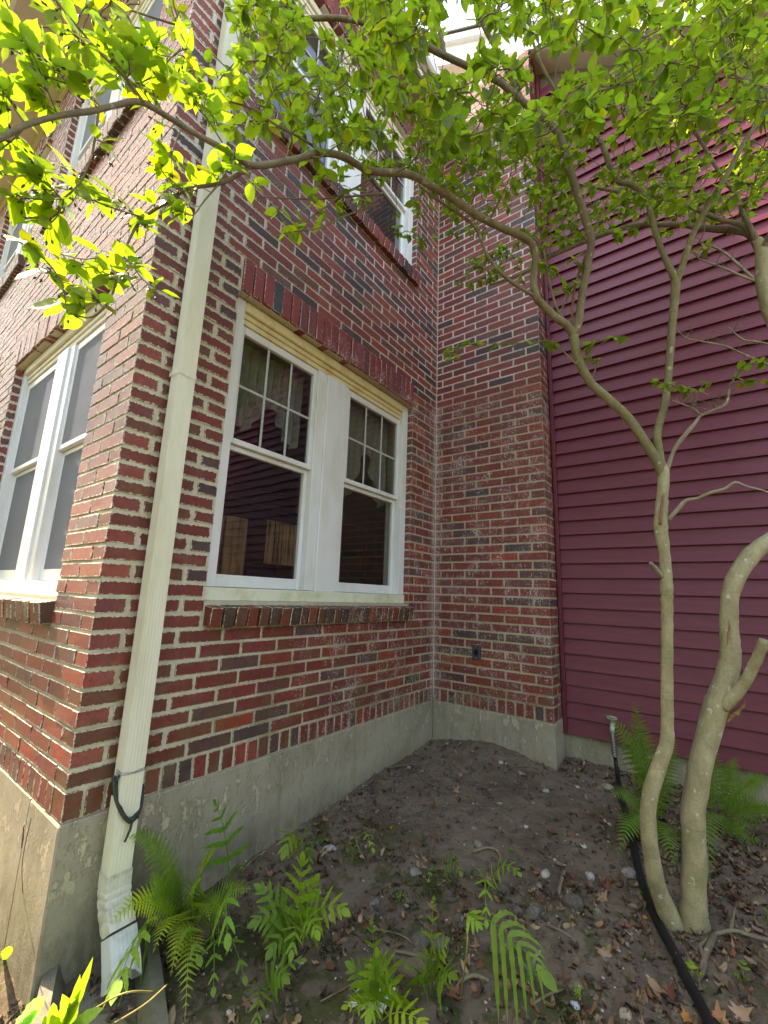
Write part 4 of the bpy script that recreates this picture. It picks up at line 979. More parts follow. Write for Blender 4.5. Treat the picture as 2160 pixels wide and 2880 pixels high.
for poly, d0, d1, ln, cnt in AREAS:
    us = [p[0] for p in poly]; vs_ = [p[1] for p in poly]; made = 0; tries = 0
    while made < cnt and tries < cnt*30:
        tries += 1
        u, v = T1.uniform(min(us), max(us)), T1.uniform(min(vs_), max(vs_))
        if not inside(u, v, poly): continue
        if any(((u-a)/ru)**2+((v-b)/rv)**2 < 1 and T1.random() < pr_ for a, b, ru, rv, pr_ in GAPS): continue
        if noise.noise((u/170, v/130, d0*3)) < -.28: continue
        d = T1.uniform(d0, d1); p = at(u, v, d)
        if p.x < .22 or p.y > -.12 or (p.x < .5 and p.y > -.3): continue
        made += 1
        which = 1 if (d > 2.25 or (u > 1980 and T1.random() < .5)) else 0; tr = thick if which else slim
        near = min(nodes[which], key=lambda q: (q-p).length_squared)
        gap = (p-near).length
        if gap > .04:
            mid = near.lerp(p, T1.uniform(.5, .7))+Vector((0, 0, T1.uniform(-.02, .05)))*min(1, gap*3)
            q1 = tr.twig(near, mid, .0024+.003*min(gap, 1), .0018, 0, 4, .03*min(1, gap*3)); q2 = tr.twig(mid, p, .0018, .0012, 0, 4, .02*min(1, gap*3))
            nodes[which] += [q1[3], mid, q2[3], p]; ax = (q2[-1]-q2[-3])
        else: ax = Vector((T1.uniform(-1, 1), T1.uniform(-1, 1), .3))
        if ax.length < 1e-5: ax = Vector((0, 0, 1))
        tr.cluster(p, ax, T1.choice((4, 5, 5, 6)), ln*T1.uniform(.85, 1.12), None, .7)
# single sprigs in front of the bricks and the clapboards
SPRIGS = [([(1620, 1024), (1575, 980), (1540, 962), (1440, 966), (1330, 968), (1262, 985)], 1.9, 1.95, 8, .050), ([(1290, 968), (1275, 990), (1262, 1015)], 1.95, 1.95, 2, .045), ([(1620, 1024), (1650, 975), (1690, 955), (1760, 948)], 1.9, 1.88, 4, .050),
          ([(1560, 905), (1590, 840), (1570, 770), (1530, 745)], 1.93, 1.9, 3, .06), ([(1560, 905), (1600, 830), (1640, 760), (1610, 725)], 1.93, 1.92, 3, .055),
          ([(1660, 1075), (1680, 1020), (1665, 1010)], 1.92, 1.9, 2, .04), ([(1951, 1150), (1940, 1100), (1900, 1085), (1840, 1072)], 1.8, 1.8, 4, .046), ([(1951, 1150), (1965, 1100), (1985, 1075)], 1.8, 1.8, 2, .046), ([(2051, 1094), (2060, 1075), (2150, 1068), (2180, 1060)], 1.74, 1.7, 3, .045), ([(2051, 1094), (2090, 1030), (2170, 1015)], 1.74, 1.7, 4, .05), ([(2020, 700, ), (1990, 690), (1975, 700)], 2.04, 2.0, 2, .05)]
for q, d0, d1, nc, ln in SPRIGS:
    n = len(q)-1; pts = px([(u, v, d0+(d1-d0)*i/n, 2.6-1.4*i/n) for i, (u, v) in enumerate(q)]); sp_ = spline(pts, 5)
    slim.tw.tube([p for p, _ in sp_], [r for _, r in sp_], 4, cap=False)
    for i in range(nc):
        t = 1 - i/max(nc, 1)*.75; p = sp_[min(len(sp_)-1, int(t*(len(sp_)-1)))][0]
        slim.cluster(p, Vector((T1.uniform(-1, .2), T1.uniform(-.6, .6), T1.uniform(-.1, .3))), T1.choice((3, 4, 5)), ln, None, .35)
slim.finish(230); thick.finish(70)

# ------------------------------------------------------------------ ferns and seedlings
FR = random.Random(77)
def frond(par, base, tip, width, pairs, kind, tone, arch=.25, stem=.22, face=None, droop=0.15, lw=.165):
    m = MB(); ln = (tip-base).length
    ctl = base.lerp(tip, .45)+Vector((0, 0, arch*ln))
    bz = lambda t: base*(1-t)**2+ctl*2*t*(1-t)+tip*t*t
    tan = lambda t: ((ctl-base)*2*(1-t)+(tip-ctl)*2*t).normalized()
    m.tube([bz(i/10) for i in range(11)], [.0022*(1-.8*i/10)*(ln/.35)**.5+.0004 for i in range(11)], 4, cap=False)
    up = face or ((CAM-base).normalized()*.9+Vector((FR.uniform(-.3, .3), FR.uniform(-.3, .3), .55)))
    for i in range(pairs):
        t = stem+(1-stem)*(i+.3)/pairs; p = bz(t); tg = tan(t); n = (up-tg*up.dot(tg)).normalized(); sd = tg.cross(n)
        x = (i+.3)/pairs
        if kind == 'lady': prof = (min(1, .45+x*2.2))*(1-x)**.75; ang = .30+.35*x
        else: prof = 1.15*(1-.60*x)*(.8+.2*math.sin(math.pi*min(1, x*1.3))); ang = .38+.70*x
        pl = width*prof*FR.uniform(.9, 1.08)
        for s_ in (-1, 1):
            dr = (sd*s_*math.cos(ang)+tg*math.sin(ang)).normalized(); pn = (n+sd*s_*.15).normalized(); q = dr.cross(pn).normalized()
            seg = 12 if kind == 'lady' else 9; vs = []; fs = []
            hw = (min(pl*.185, .58*(1-stem)*ln/pairs) if kind == 'lady' else pl*lw+.0015)*FR.uniform(.9, 1.1)
            for k in range(seg+1):
                u = k/seg; c = p+dr*pl*u-Vector((0, 0, 1))*droop*pl*u*u + pn*.012*pl*math.sin(5*u+i)
                if kind == 'lady': w_ = hw*(1-u)**.65*(1.0 if k % 2 else .48); fw = pl*.03
                else: w_ = hw*1.12*(u+.12)**.22*(1-u)**.55*(1.0 if k % 2 else .80); fw = pl*.02
                if k == seg: w_ = 0
                for e in (-1, 0, 1): vs.append(c+q*e*w_+dr*abs(e)*(fw if k % 2 else 0)+pn*abs(e)*w_*.12*(1 if k % 2 else -.4))
            for k in range(seg):
                for e in (0, 1): fs.append((k*3+e, k*3+e+1, k*3+e+4, k*3+e+3))
            m.add(vs, fs)
    if kind != 'lady':                                  # end lobe
        p = bz(.97); tg = tan(1); n = (up-tg*up.dot(tg)).normalized(); sd = tg.cross(n); pl = width*.42; vs = []; fs = []
        for k in range(6):
            u = k/5; w_ = pl*.30*math.sin(math.pi*min(1, .12+u*.88)); c = p+tg*pl*u
            if k == 5: w_ = 0
            for e in (-1, 0, 1): vs.append(c+sd*e*w_)
        for k in range(5):
            for e in (0, 1): fs.append((k*3+e, k*3+e+1, k*3+e+4, k*3+e+3))
        m.add(vs, fs)
    o = m.build('frond', MAT['fern'], par); k = FR.uniform(.85, 1.15); o.color = (tone[0]*k, tone[1]*k, tone[2]*k, 1)
    return o
G0 = (1.0, 1.0, 1.0); GY = (1.9, 1.45, 1.0); GD = (.95, 1.0, 1.0); GL = (1.45, 1.35, 1.0)
LA, SE = 'lady', 'sensitive'
def plant(name, u, v, label, cat, fr, group=None):
    b = on_ground(u, v); t = thing(name, b, label, cat, group)
    for (tu, tv, td, wd, pairs, kind, tone, *ex) in fr:
        gd = (on_ground(tu, tv)-CAM).dot(FWD); bd = (b-CAM).dot(FWD); td = min(bd+.03, gd-.06, td+.12)
        wd *= 1.08 if kind == LA else 1.28; pairs += 2 if kind == LA else 0
        frond(t, b+Vector((FR.uniform(-.012, .012), FR.uniform(-.012, .012), -.01)), at(tu, tv, td), wd, pairs, kind, tone, **(ex[0] if ex else {}))
    return t

FG = 'ferns growing in the bed'
plant('fern', 520, 2640, 'large lacy fern clump at the foot of the downspout', 'fern', [
    (600, 2377, 1.38, .085, 18, LA, GL), (707, 2500, 1.33, .085, 18, LA, GL), (345, 2346, 1.42, .085, 18, LA, G0, dict(arch=.5)), (305, 2600, 1.22, .085, 18, LA, GY, dict(arch=.5)), (480, 2745, 1.17, .085, 18, LA, GY, dict(arch=.5)),
    (520, 2872, 1.10, .080, 18, LA, GY, dict(arch=.45)), (590, 2590, 1.25, .075, 16, LA, GL, dict(arch=.4)), (560, 2470, 1.35, .085, 18, LA, GL), (450, 2400, 1.4, .08, 18, LA, G0), (380, 2560, 1.3, .08, 17, LA, GL, dict(arch=.5)), (430, 2680, 1.2, .075, 16, LA, GY, dict(arch=.5)), (410, 2480, 1.35, .080, 17, LA, G0, dict(arch=.4)), (640, 2590, 1.30, .06, 14, LA, GL, dict(arch=.5))], FG)
plant('fern', 1850, 2335, 'dark green lacy fern behind the slender trunk', 'fern', [
    (1783, 1975, 2.15, .105, 20, LA, GD), (1765, 2060, 2.05, .10, 18, LA, GD), (1718, 2235, 1.95, .10, 18, LA, GD, dict(arch=.35)), (1735, 2410, 1.88, .10, 18, LA, GD, dict(arch=.5)), (1900, 2450, 1.86, .10, 18, LA, GD, dict(arch=.5)), (1800, 2170, 1.95, .10, 18, LA, GD), (1900, 2080, 2.15, .10, 18, LA, GD), (1700, 2010, 2.25, .09, 18, LA, GD, dict(arch=.4)), (1840, 2260, 1.9, .09, 16, LA, GD, dict(arch=.45))], FG)
plant('fern', 2020, 2330, 'spreading fern behind the thick trunk at the siding', 'fern', [
    (2165, 2190, 1.95, .11, 20, LA, GD, dict(arch=.35)), (2200, 2290, 1.85, .11, 20, LA, GD, dict(arch=.4)), (1995, 2490, 1.80, .10, 18, LA, GD, dict(arch=.55)), (1985, 2065, 2.15, .10, 18, LA, GD), (2070, 2130, 2.1, .10, 18, LA, GD), (2110, 2380, 1.85, .10, 18, LA, GD, dict(arch=.5)), (1930, 2120, 2.1, .09, 18, LA, GD)], FG)
SG = 'broad lobed seedling ferns in the soil'
plant('seedling_fern', 650, 2500, 'upright lobed fern standing against the concrete foundation', 'fern', [(607, 2262, 1.62, .085, 5, SE, (.75, 1.1, 1)), (680, 2440, 1.5, .05, 4, SE, GD)], SG)
plant('seedling_fern', 850, 2440, 'small lobed fern at the wall behind the bright clump', 'fern', [(800, 2395, 1.70, .08, 6, SE, GL, dict(arch=.9)), (915, 2360, 1.72, .06, 5, SE, G0), (870, 2440, 1.60, .05, 5, SE, GD, dict(arch=.6))], SG)
plant('seedling_fern', 835, 2650, 'bright lobed fern clump in the middle of the bed', 'fern', [
    (735, 2500, 1.48, .075, 5, SE, G0), (850, 2420, 1.55, .075, 5, SE, GL), (885, 2480, 1.48, .075, 5, SE, GL), (965, 2560, 1.36, .080, 5, SE, GL, dict(arch=.4)), (720, 2590, 1.38, .075, 5, SE, G0, dict(arch=.5)), (765, 2670, 1.33, .075, 5, SE, G0, dict(arch=.55)), (890, 2620, 1.32, .07, 5, SE, GL, dict(arch=.5)), (820, 2680, 1.28, .06, 5, SE, GL, dict(arch=.6))], SG)
plant('seedling_fern', 985, 2425, 'tiny lobed fern beside the pale stone near the wall', 'fern', [(1050, 2392, 1.6, .045, 5, SE, GL, dict(arch=.5)), (975, 2388, 1.6, .04, 4, SE, GL)], SG)
plant('seedling_fern', 1235, 2490, 'small flat lobed fern on the moss patch', 'fern', [(1295, 2455, 1.52, .045, 5, SE, G0, dict(arch=.5)), (1205, 2478, 1.5, .03, 4, SE, G0, dict(arch=.5))], SG)
plant('seedling_fern', 1365, 2515, 'lobed seedling fern with two leaves in mid soil', 'fern', [(1458, 2455, 1.48, .05, 5, SE, GL, dict(arch=.45)), (1368, 2600, 1.36, .05, 5, SE, GL, dict(arch=.6))], SG)
plant('seedling_fern', 1070, 2860, 'leafy yellow green fern clump at the bottom edge', 'fern', [
    (1045, 2600, 1.28, .045, 4, SE, G0), (1060, 2700, 1.22, .085, 5, SE, GL), (1105, 2760, 1.16, .08, 5, SE, GL, dict(arch=.4)), (990, 2720, 1.22, .06, 5, SE, G0), (1040, 2850, 1.10, .07, 5, SE, GL, dict(arch=.5)), (975, 2830, 1.1, .05, 4, SE, GY), (1190, 2880, 1.06, .06, 5, SE, GY)], SG)
plant('seedling_fern', 1215, 2780, 'fern with thin upright stems in the lower middle', 'fern', [(1255, 2650, 1.24, .06, 5, SE, GL), (1190, 2700, 1.22, .075, 5, SE, G0), (1270, 2740, 1.19, .07, 5, SE, G0, dict(arch=.35)), (1220, 2530, 1.38, .035, 4, SE, GL), (1150, 2720, 1.2, .055, 5, SE, G0)], SG)
t = plant('seedling_fern', 1295, 2800, 'drooping pale fern leaf hanging from a thin yellow stem', 'fern', [], SG)
st = [on_ground(1295, 2800), at(1312, 2680, 1.29), at(1316, 2570, 1.33)]
m = MB(); sp_ = spline([(p, .0022) for p in st], 6); m.tube([p for p, _ in sp_], [r for _, r in sp_], 5); m.build('stem', plain('yellow_stem', (.32, .28, .07)), t)
frond(t, st[-1], at(1345, 2600, 1.30), .05, 3, SE, GL, arch=.1, stem=.1)
frond(t, st[-1], at(1530, 2740, 1.17), .125, 6, SE, (1.2, 1.15, 1.2), arch=.25, stem=.35, face=Vector((.5, -.75, .45)), droop=.75, lw=.085)
plant('seedling_fern', 440, 2640, 'long lobed fern leaf hanging under the lacy clump', 'fern', [(330, 2775, 1.08, .11, 6, SE, (1.1, 1.15, 1), dict(arch=.4, face=Vector((.3, -.8, .6)), droop=.5)), (560, 2700, 1.2, .07, 5, SE, G0, dict(arch=.4))], SG)
plant('seedling_fern', 590, 2640, 'lobed fern leaf with four long fingers beside the lacy clump', 'fern', [(640, 2640, 1.25, .085, 4, SE, (1.1, 1.3, 1), dict(arch=.7, face=Vector((.2, -.7, .7)), droop=.5)), (600, 2790, 1.16, .05, 5, SE, G0, dict(arch=.4)), (690, 2760, 1.2, .05, 4, SE, G0, dict(arch=.4))], SG)
plant('seedling_fern', 740, 2790, 'low dark lobed fern among the litter at lower left', 'fern', [(800, 2750, 1.22, .06, 5, SE, GD, dict(arch=.4)), (850, 2700, 1.28, .04, 4, SE, G0, dict(arch=.4)), (720, 2880, 1.1, .05, 5, SE, G0, dict(arch=.5))], SG)
for (u, v, a, tone, s_, lab) in ((1640, 2810, 'x', GL, .035, 'tiny green sprout left of the black hose'), (1700, 2670, 'x', GL, .03, 'tiny sprout beside the tan maple leaf'), (1795, 2520, 'x', G0, .03, 'small sprout touching the hose beside the slender trunk'), (1950, 2745, 'x', GY, .04, 'yellow green sprout between hose and root'), (2090, 2755, 'x', G0, .045, 'clover like sprout at the lower right'), (2100, 2365, 'x', (1.1, 1.3, 1), .07, 'pale green lobed leaf at the right edge behind the trunk'), (2155, 2590, 'x', G0, .05, 'green leaf tuft cut by the right edge'), (1480, 2760, 'x', (.6, .9, 1.5), .06, 'dull blue green seedling by a stick in the lower middle'), (1130, 2535, 'x', G0, .03, 'tiny sprout on the moss left of the seedlings'), (1440, 2680, 'x', G0, .03, 'tiny pair of leaves above the drooping fern'), (1130, 2290, 'x', GD, .02, 'tiny sprout in the bare soil'), (1440, 2398, 'x', G0, .022, 'tiny sprout next to a curled root')):
    b = on_ground(u, v); t = thing('sprout', b, lab, 'seedling', 'sprouts coming up in the litter')
    for k in range(3):
        an = FR.uniform(0, 6.28); tp = b+Vector((math.cos(an)*.7, math.sin(an)*.7, FR.uniform(.3, .9)))*s_
        frond(t, b-Vector((0, 0, .004)), tp, s_*.55, 2, SE, tone, .3, .45)
# weeds at the lower left corner
def blade(t, b, tip, wd, tone, bend):
    m = MB(); n = 9; vs = []; fs = []; ctl = b.lerp(tip, .5)+bend; side = (tip-b).cross(CAM-b).normalized()
    for i in range(n+1):
        u = i/n; p = b*(1-u)**2+ctl*2*u*(1-u)+tip*u*u; w_ = wd*math.sin(math.pi*min(1, .06+u*.94))**.8*(1 if i % 2 else .86)
        if i == n: w_ = 0
        for e in (-1, 0, 1): vs.append(p+side*e*w_+(CAM-b).normalized()*(.25*w_ if e == 0 else 0)*-1)
    for i in range(n):
        for e in (0, 1): fs.append((i*3+e, i*3+e+1, i*3+e+4, i*3+e+3))
    m.add(vs, fs); o = m.build('leaf', MAT['fern'], t); o.color = (*tone, 1)
b = on_ground(175, 2900); t = thing('weed', b, 'upright narrow leaved weed in front of the concrete splash block', 'weed')
for (u, v, d, wd, tone) in ((262, 2690, 1.02, .012, GL), (225, 2740, 1.03, .013, GL), (175, 2795, 1.05, .016, GL), (205, 2810, 1.03, .015, G0), (150, 2820, 1.02, .014, GL), (290, 2835, 1.0, .016, (1.3, 1.5, 2.5)), (120, 2860, 1.0, .02, GL)):
    blade(t, b+Vector((FR.uniform(-.02, .02), FR.uniform(-.02, .02), -.01)), at(u, v, d), wd, tone, Vector((FR.uniform(-.03, .03), FR.uniform(-.02, .02), .02)))
b = on_ground(60, 2900); t = thing('weed', b, 'pale bluish broad leaves in the lower left corner', 'weed')
for (u, v, d, wd) in ((125, 2800, 1.0, .022), (75, 2850, .98, .02), (100, 2830, 1.0, .018)):
    blade(t, b, at(u, v, d), wd, (1.6, 2.1, 5.0), Vector((0, 0, .02)))
b = on_ground(12, 2700); t = thing('weed', b, 'single small green leaf by the sunny wall at the left edge', 'weed')
blade(t, b, at(28, 2660, 1.25), .016, GL, Vector((0, 0, .01)))
# dry stalks
def stalk(pts, r, lab, name='dry_stalk', col=(.34, .29, .10)):
    sp_ = spline([(p, r) for p in pts], 6); m = MB(); m.tube([p for p, _ in sp_], [q for _, q in sp_], 5, lump=.15)
    tag(m.build(name, STALK if col is None else plain(name, col), None, True), lab, 'dry stem', 'dry stems and grass in the bed')
STALK = None
stalk([on_ground(190, 2890), at(330, 2800, 1.08), at(430, 2790, 1.15)], .0022, 'yellow dry stalk lying across the splash block')
stalk([on_ground(290, 2895), at(400, 2830, 1.06), at(470, 2770, 1.15)], .0024, 'thicker yellow stalk under the lacy fern, nearest the bottom')
stalk([on_ground(815, 2480), at(820, 2400, 1.6), at(838, 2260, 1.62), at(845, 2250, 1.62)], .0012, 'tall thin seed stalk in front of the foundation', col=(.22, .16, .09))
stalk([on_ground(72, 2600), at(62, 2440, 1.45), at(88, 2300, 1.43)], .0012, 'thin grass stalk before the sunny foundation', col=(.10, .06, .04))
m = MB()
for i in range(9):
    p = at(60+i*.8, 2385-i*7, 1.44); m.tube([p, p+Vector((.004*(-1)**i, 0, .012))], [.0024, .0008], 4)
tag(m.build('grass_seed_head', plain('dark_seed', (.06, .03, .03))), 'dark grass seed head before the sunny foundation', 'seed head')
stalk([on_ground(655, 2490), at(690, 2440, 1.58), at(725, 2405, 1.65)], .0012, 'thin pale stem rising to the concrete foundation', col=(.25, .24, .12))

# ------------------------------------------------------------------ hose, splash block, cord and scraps
h0 = s0+Vector((0, -.07, -.055))
m = MB(); k = 60; vs = []
for i in range(k+1): pass
pts = [h0+Vector((.003*i/8, -.004*i/8, -.012*i)) for i in range(10)]
hp = [(h0+Vector((0, 0, .01)), .011), (h0+Vector((.008, -.012, -.11)), .011), (h0+Vector((.016, -.03, -.19)), .012)]
gp = [(1745, 2235), (1768, 2320), (1785, 2400), (1800, 2470), (1822, 2540), (1858, 2620), (1900, 2700), (1938, 2780), (1975, 2850), (2010, 2930)]
for u, v in gp:
    p = on_ground(u, v); hp.append((p+Vector((0, 0, .016)), .0165))
sp_ = spline(hp, 8); m = MB(); m.tube([p for p, _ in sp_], [r*(1.0+.05*(i % 2)) for i, (_, r) in enumerate(sp_)], 12)
hose = tag(m.build('garden_hose', MAT['hose'], None, True), 'black hose running from the wall spigot past the tree trunks', 'hose')
m = MB(); sv = []
for i in range(15*10+1):
    t = i/150; p = hp[0][0].lerp(hp[1][0], t*1.15); an = t*15*2*math.pi; sv.append(p+Vector((math.cos(an), math.sin(an), 0))*.0155)
m.tube(sv, [.0024]*len(sv), 5); o = m.build('spring_guard', MAT['steel'], hose, True)
# concrete splash block under the spout
m = MB()
sb = Vector((.235, -2.41, ground_z(.2, -2.4)))
prof = [(-.17, .0), (-.17, .12), (-.13, .13), (-.10, .055), (.10, .055), (.13, .13), (.17, .12), (.17, .0)]
dirv = Vector((.93, -.37, 0)).normalized(); sdv = Vector((-dirv.y, dirv.x, 0)); rings = []
for q in (-.20, -.19, -.05, .15, .33, .345):
    rings.append([sb+dirv*q+sdv*a*(.97 if abs(q) > .18 and q < 0 or q > .34 else 1)+Vector((0, 0, b-.05-(.03 if q > .3 else 0))) for a, b in prof])
n = len(prof); vs = [p for r_ in rings for p in r_]; fs = []
for k in range(len(rings)-1):
    for i in range(n): fs.append((k*n+i, k*n+(i+1) % n, (k+1)*n+(i+1) % n, (k+1)*n+i))
fs += [tuple(range(n-1, -1, -1)), tuple((len(rings)-1)*n+i for i in range(n))]
m.add(vs, fs); tag(m.build('splash_block', MAT['concrete_dark']), 'grey concrete splash block on the ground under the downspout', 'splash block')
# cord looped round the downspout
m = MB(); cr = random.Random(4)
for j in range(5):
    pts = []; o1 = cr.uniform(-.006, .006); o2 = cr.uniform(-.012, .012)
    for i in range(25):
        an = 2*math.pi*i/24; x = .056+(.041+o1)*math.cos(an); y = DY+(.050+o1)*math.sin(an)
        dip = max(0, math.cos(an)); z = .075+o2*.7-(.095+o2)*dip**.7+(.05 if math.sin(an) < 0 else -.01)*abs(math.sin(an))
        pts.append(Vector((x+.004*j*.3, y, z)))
    m.tube(pts, [.0052]*len(pts), 6, cap=False)
kn = Vector((.101, DY+.012, -.018)); m.tube([kn+Vector((0, -.02, .004)), kn, kn+Vector((.002, .02, .004))], [.006, .0095, .006], 7, lump=.3)
m.tube([kn, kn+Vector((.005, -.006, -.03)), kn+Vector((.002, -.018, -.065))], [.005, .0045, .0035], 6); m.tube([Vector((.058, DY-.052, .07)), Vector((.062, DY-.050, .11)), Vector((.075, DY-.044, .135))], [.0045]*3, 6)
tag(m.build('cord', MAT['cord'], None, True), 'dark green cord knotted in a loop around the lower downspout', 'cord')
m = MB()
for dz in (0, .008):
    m.tube([Vector((.05, DY-.044, .140+dz)), Vector((.0895, DY-.042, .137+dz)), Vector((.0905, DY, .135+dz*.4)), Vector((.0895, DY+.042, .136+dz)), Vector((.05, DY+.044, .142+dz))], [.0013]*5, 5)
tag(m.build('wire', MAT['wire'], None, True), 'thin grey wire tied around the downspout above the cord', 'wire')
# ribbed white scrap at the bottom edge
b = on_ground(1020, 2862); m = MB(); vs = []; fs = []
for i in range(15):
    for j in range(3):
        vs.append(b+Vector((-.05+.007*i, -.02+.035*j+.004*i, .012+.008*(i % 2)+.012*j)))
for i in range(14):
    for j in range(2): fs.append((i*3+j, i*3+3+j, i*3+4+j, i*3+1+j))
m.add(vs, fs); n0 = len(m.v); m.add([p-Vector((0, 0, .002)) for p in vs], [tuple(reversed(f)) for f in fs])
tag(m.build('metal_scrap', MAT['gutter_white']), 'ribbed white metal scrap lying at the bottom edge', 'scrap')

# ------------------------------------------------------------------ stones, leaves, sticks and litter
LR = random.Random(31)
def stone(u, v, r, col, lab, flat=.6):
    p = on_ground(u, v); bm = bmesh.new(); bmesh.ops.create_icosphere(bm, subdivisions=2, radius=r); sd = LR.uniform(0, 50)
    sx, sy = LR.uniform(.75, 1.3), LR.uniform(.7, 1.1); rot = Matrix.Rotation(LR.uniform(0, 6.28), 3, 'Z')
    for q in bm.verts:
        k = 1+.35*noise.noise(q.co*(1.1/r)+Vector((sd, 0, 0)))+.12*noise.noise(q.co*(3/r)+Vector((sd, 9, 0)))
        q.co = rot @ Vector((q.co.x*k*sx, q.co.y*k*sy, q.co.z*k*flat))
    me = bpy.data.meshes.new('stone'); bm.to_mesh(me); bm.free()
    o = link('stone', me, MAT['stone']); o.location = p+Vector((0, 0, r*flat*.35)); o.color = (*col, 1)
    tag(o, lab, 'stone', 'stones lying on the soil')
W_, Gr, Tn, Dk = (.52, .48, .41), (.29, .26, .23), (.38, .32, .24), (.10, .09, .085)
for a in ((1408, 2147, .022, W_, 'round pale stone beside an orange leaf near the brick return'), (1150, 2160, .017, W_, 'small white stone near the inner corner'), (928, 2390, .026, W_, 'pale stone next to the lobed fern near the long foundation'), (1022, 2213, .012, W_, 'tiny pale stone close to the foundation under the sash window'),
          (1535, 2227, .020, W_, 'cream stone on open soil before the siding'), (1710, 2218, .036, Tn, 'large tan stone just left of the hose below the spigot'), (1625, 2215, .014, W_, 'small white stone left of the large tan one'), (1770, 2462, .036, Gr, 'large grey stone touching the hose left of the slender trunk'), (1535, 2462, .024, W_, 'flat white stone by a red orange leaf'), (1660, 2468, .024, W_, 'oval white stone by the dark red maple leaf'), (1642, 2382, .017, W_, 'white stone below a small red leaf'), (1517, 2495, .018, Gr, 'grey stone below the flat white stone'),
          (1170, 2458, .024, Gr, 'grey stone by a tan leaf above the moss'), (1333, 2458, .018, Dk, 'dark clod left of the two leaved seedling'), (1610, 2545, .042, (.15, .125, .10), 'big dark grey clod between the oval stone and the stick'), (1500, 2570, .028, (.19, .17, .15), 'bluish grey clod below the seedling'), (1455, 2565, .022, (.15, .13, .115), 'smaller bluish clod beside the larger one'), (1185, 2650, .040, (.14, .12, .10), 'dark split clod above the bottom fern clump'), (1240, 2660, .032, (.15, .13, .11), 'dark clod touching the split one'), (1050, 2545, .022, (.22, .20, .18), 'grey lump left of the moss'), (1415, 2505, .026, (.14, .12, .11), 'dark lump under the two leaved seedling'),
          (1345, 2380, .026, (.30, .26, .19), 'tan crumbly lump beside the curled root'), (1405, 2262, .015, Tn, 'tan pebble in bare soil'), (1225, 2220, .012, Gr, 'small grey pebble below the corner roots'), (1500, 2260, .012, Tn, 'light brown pebble in the open soil'), (1560, 2420, .010, W_, 'tiny white pebble in open soil'), (1975, 2350, .013, W_, 'whitish pebble behind the thick trunk'), (2045, 2465, .013, W_, 'white chip right of the thick trunk'), (1625, 2780, .013, W_, 'white chip left of the hose near the bottom'), (1618, 2832, .016, (.5, .52, .58), 'bluish white chip near the bottom edge'), (1760, 2860, .020, Tn, 'pale shell like chip at the bottom'), (940, 2630, .012, W_, 'small white chip near the bright fern'), (1335, 2330, .014, Gr, 'grey pebble in the middle of the soil'), (1715, 2320, .011, W_, 'small pale pebble left of the hose')):
    stone(*a)
# fallen leaves
def fallen_geo(kind, seed):
    r = random.Random(seed); out = []
    if kind == 'maple':
        tips = [(-90, .55), (-52, .42), (-25, .95), (4, .50), (28, .80), (58, .52), (90, 1.08), (122, .52), (152, .80), (176, .50), (205, .95), (232, .42)]
        for a, q in tips: out.append((math.cos(math.radians(a))*q*r.uniform(.88, 1.1), math.sin(math.radians(a))*q*r.uniform(.88, 1.1)))
    else:
        n = 12
        for i in range(n):
            a = 2*math.pi*i/n; out.append((.45*math.sin(a)*(1+.1*r.uniform(-1, 1)), -math.cos(a)*(1+.06*r.uniform(-1, 1))))
    n = len(out); vs = [(0, 0, .05)]; fs = []
    cu = r.uniform(.15, .75); ca = r.uniform(0, 3.14); cx, cy = math.cos(ca), math.sin(ca); lift = r.uniform(0, .25)
    def zf(x, y): s_ = x*cx+y*cy; return cu*s_*s_+lift*(x*x+y*y)*.4+.08*math.sin(5*x+seed)*math.sin(4*y)
    for x, y in out: vs.append((x*.55, y*.55, zf(x*.55, y*.55)))
    for x, y in out: vs.append((x, y, zf(x, y)+r.uniform(-.05, .05)))
    for i in range(n):
        j = (i+1) % n; fs.append((0, 1+i, 1+j)); fs.append((1+i, 1+n+i, 1+n+j, 1+j))
    return vs, fs
FG_ = {k: [fallen_geo(k, i*7+3) for i in range(6)] for k in ('maple', 'oval')}
FM_ = {}
for k, v in FG_.items():
    FM_[k] = []
    for vs, fs in v:
        me = bpy.data.meshes.new('fallen_leaf'); me.from_pydata(vs, [], fs); me.materials.append(MAT['dry'])
        for p in me.polygons: p.use_smooth = True
        FM_[k].append(me)
def fallen(u, v, size, col, kind, lab, tilt=.25):
    p = on_ground(u, v); o = bpy.data.objects.new('fallen_leaf', LR.choice(FM_[kind])); COL.objects.link(o)
    o.location = p+Vector((0, 0, .008)); o.rotation_euler = (LR.uniform(-tilt, tilt)-.1, LR.uniform(-tilt, tilt), LR.uniform(0, 6.28)); o.scale = (size, size, size); o.color = (*col, 1)
    tag(o, lab, 'fallen leaf', 'dead leaves on the ground')
Ye, Or, Rd, Br, Ta, Rb = (.62, .36, .02), (.50, .17, .04), (.32, .05, .03), (.16, .085, .05), (.36, .21, .12), (.20, .07, .05)
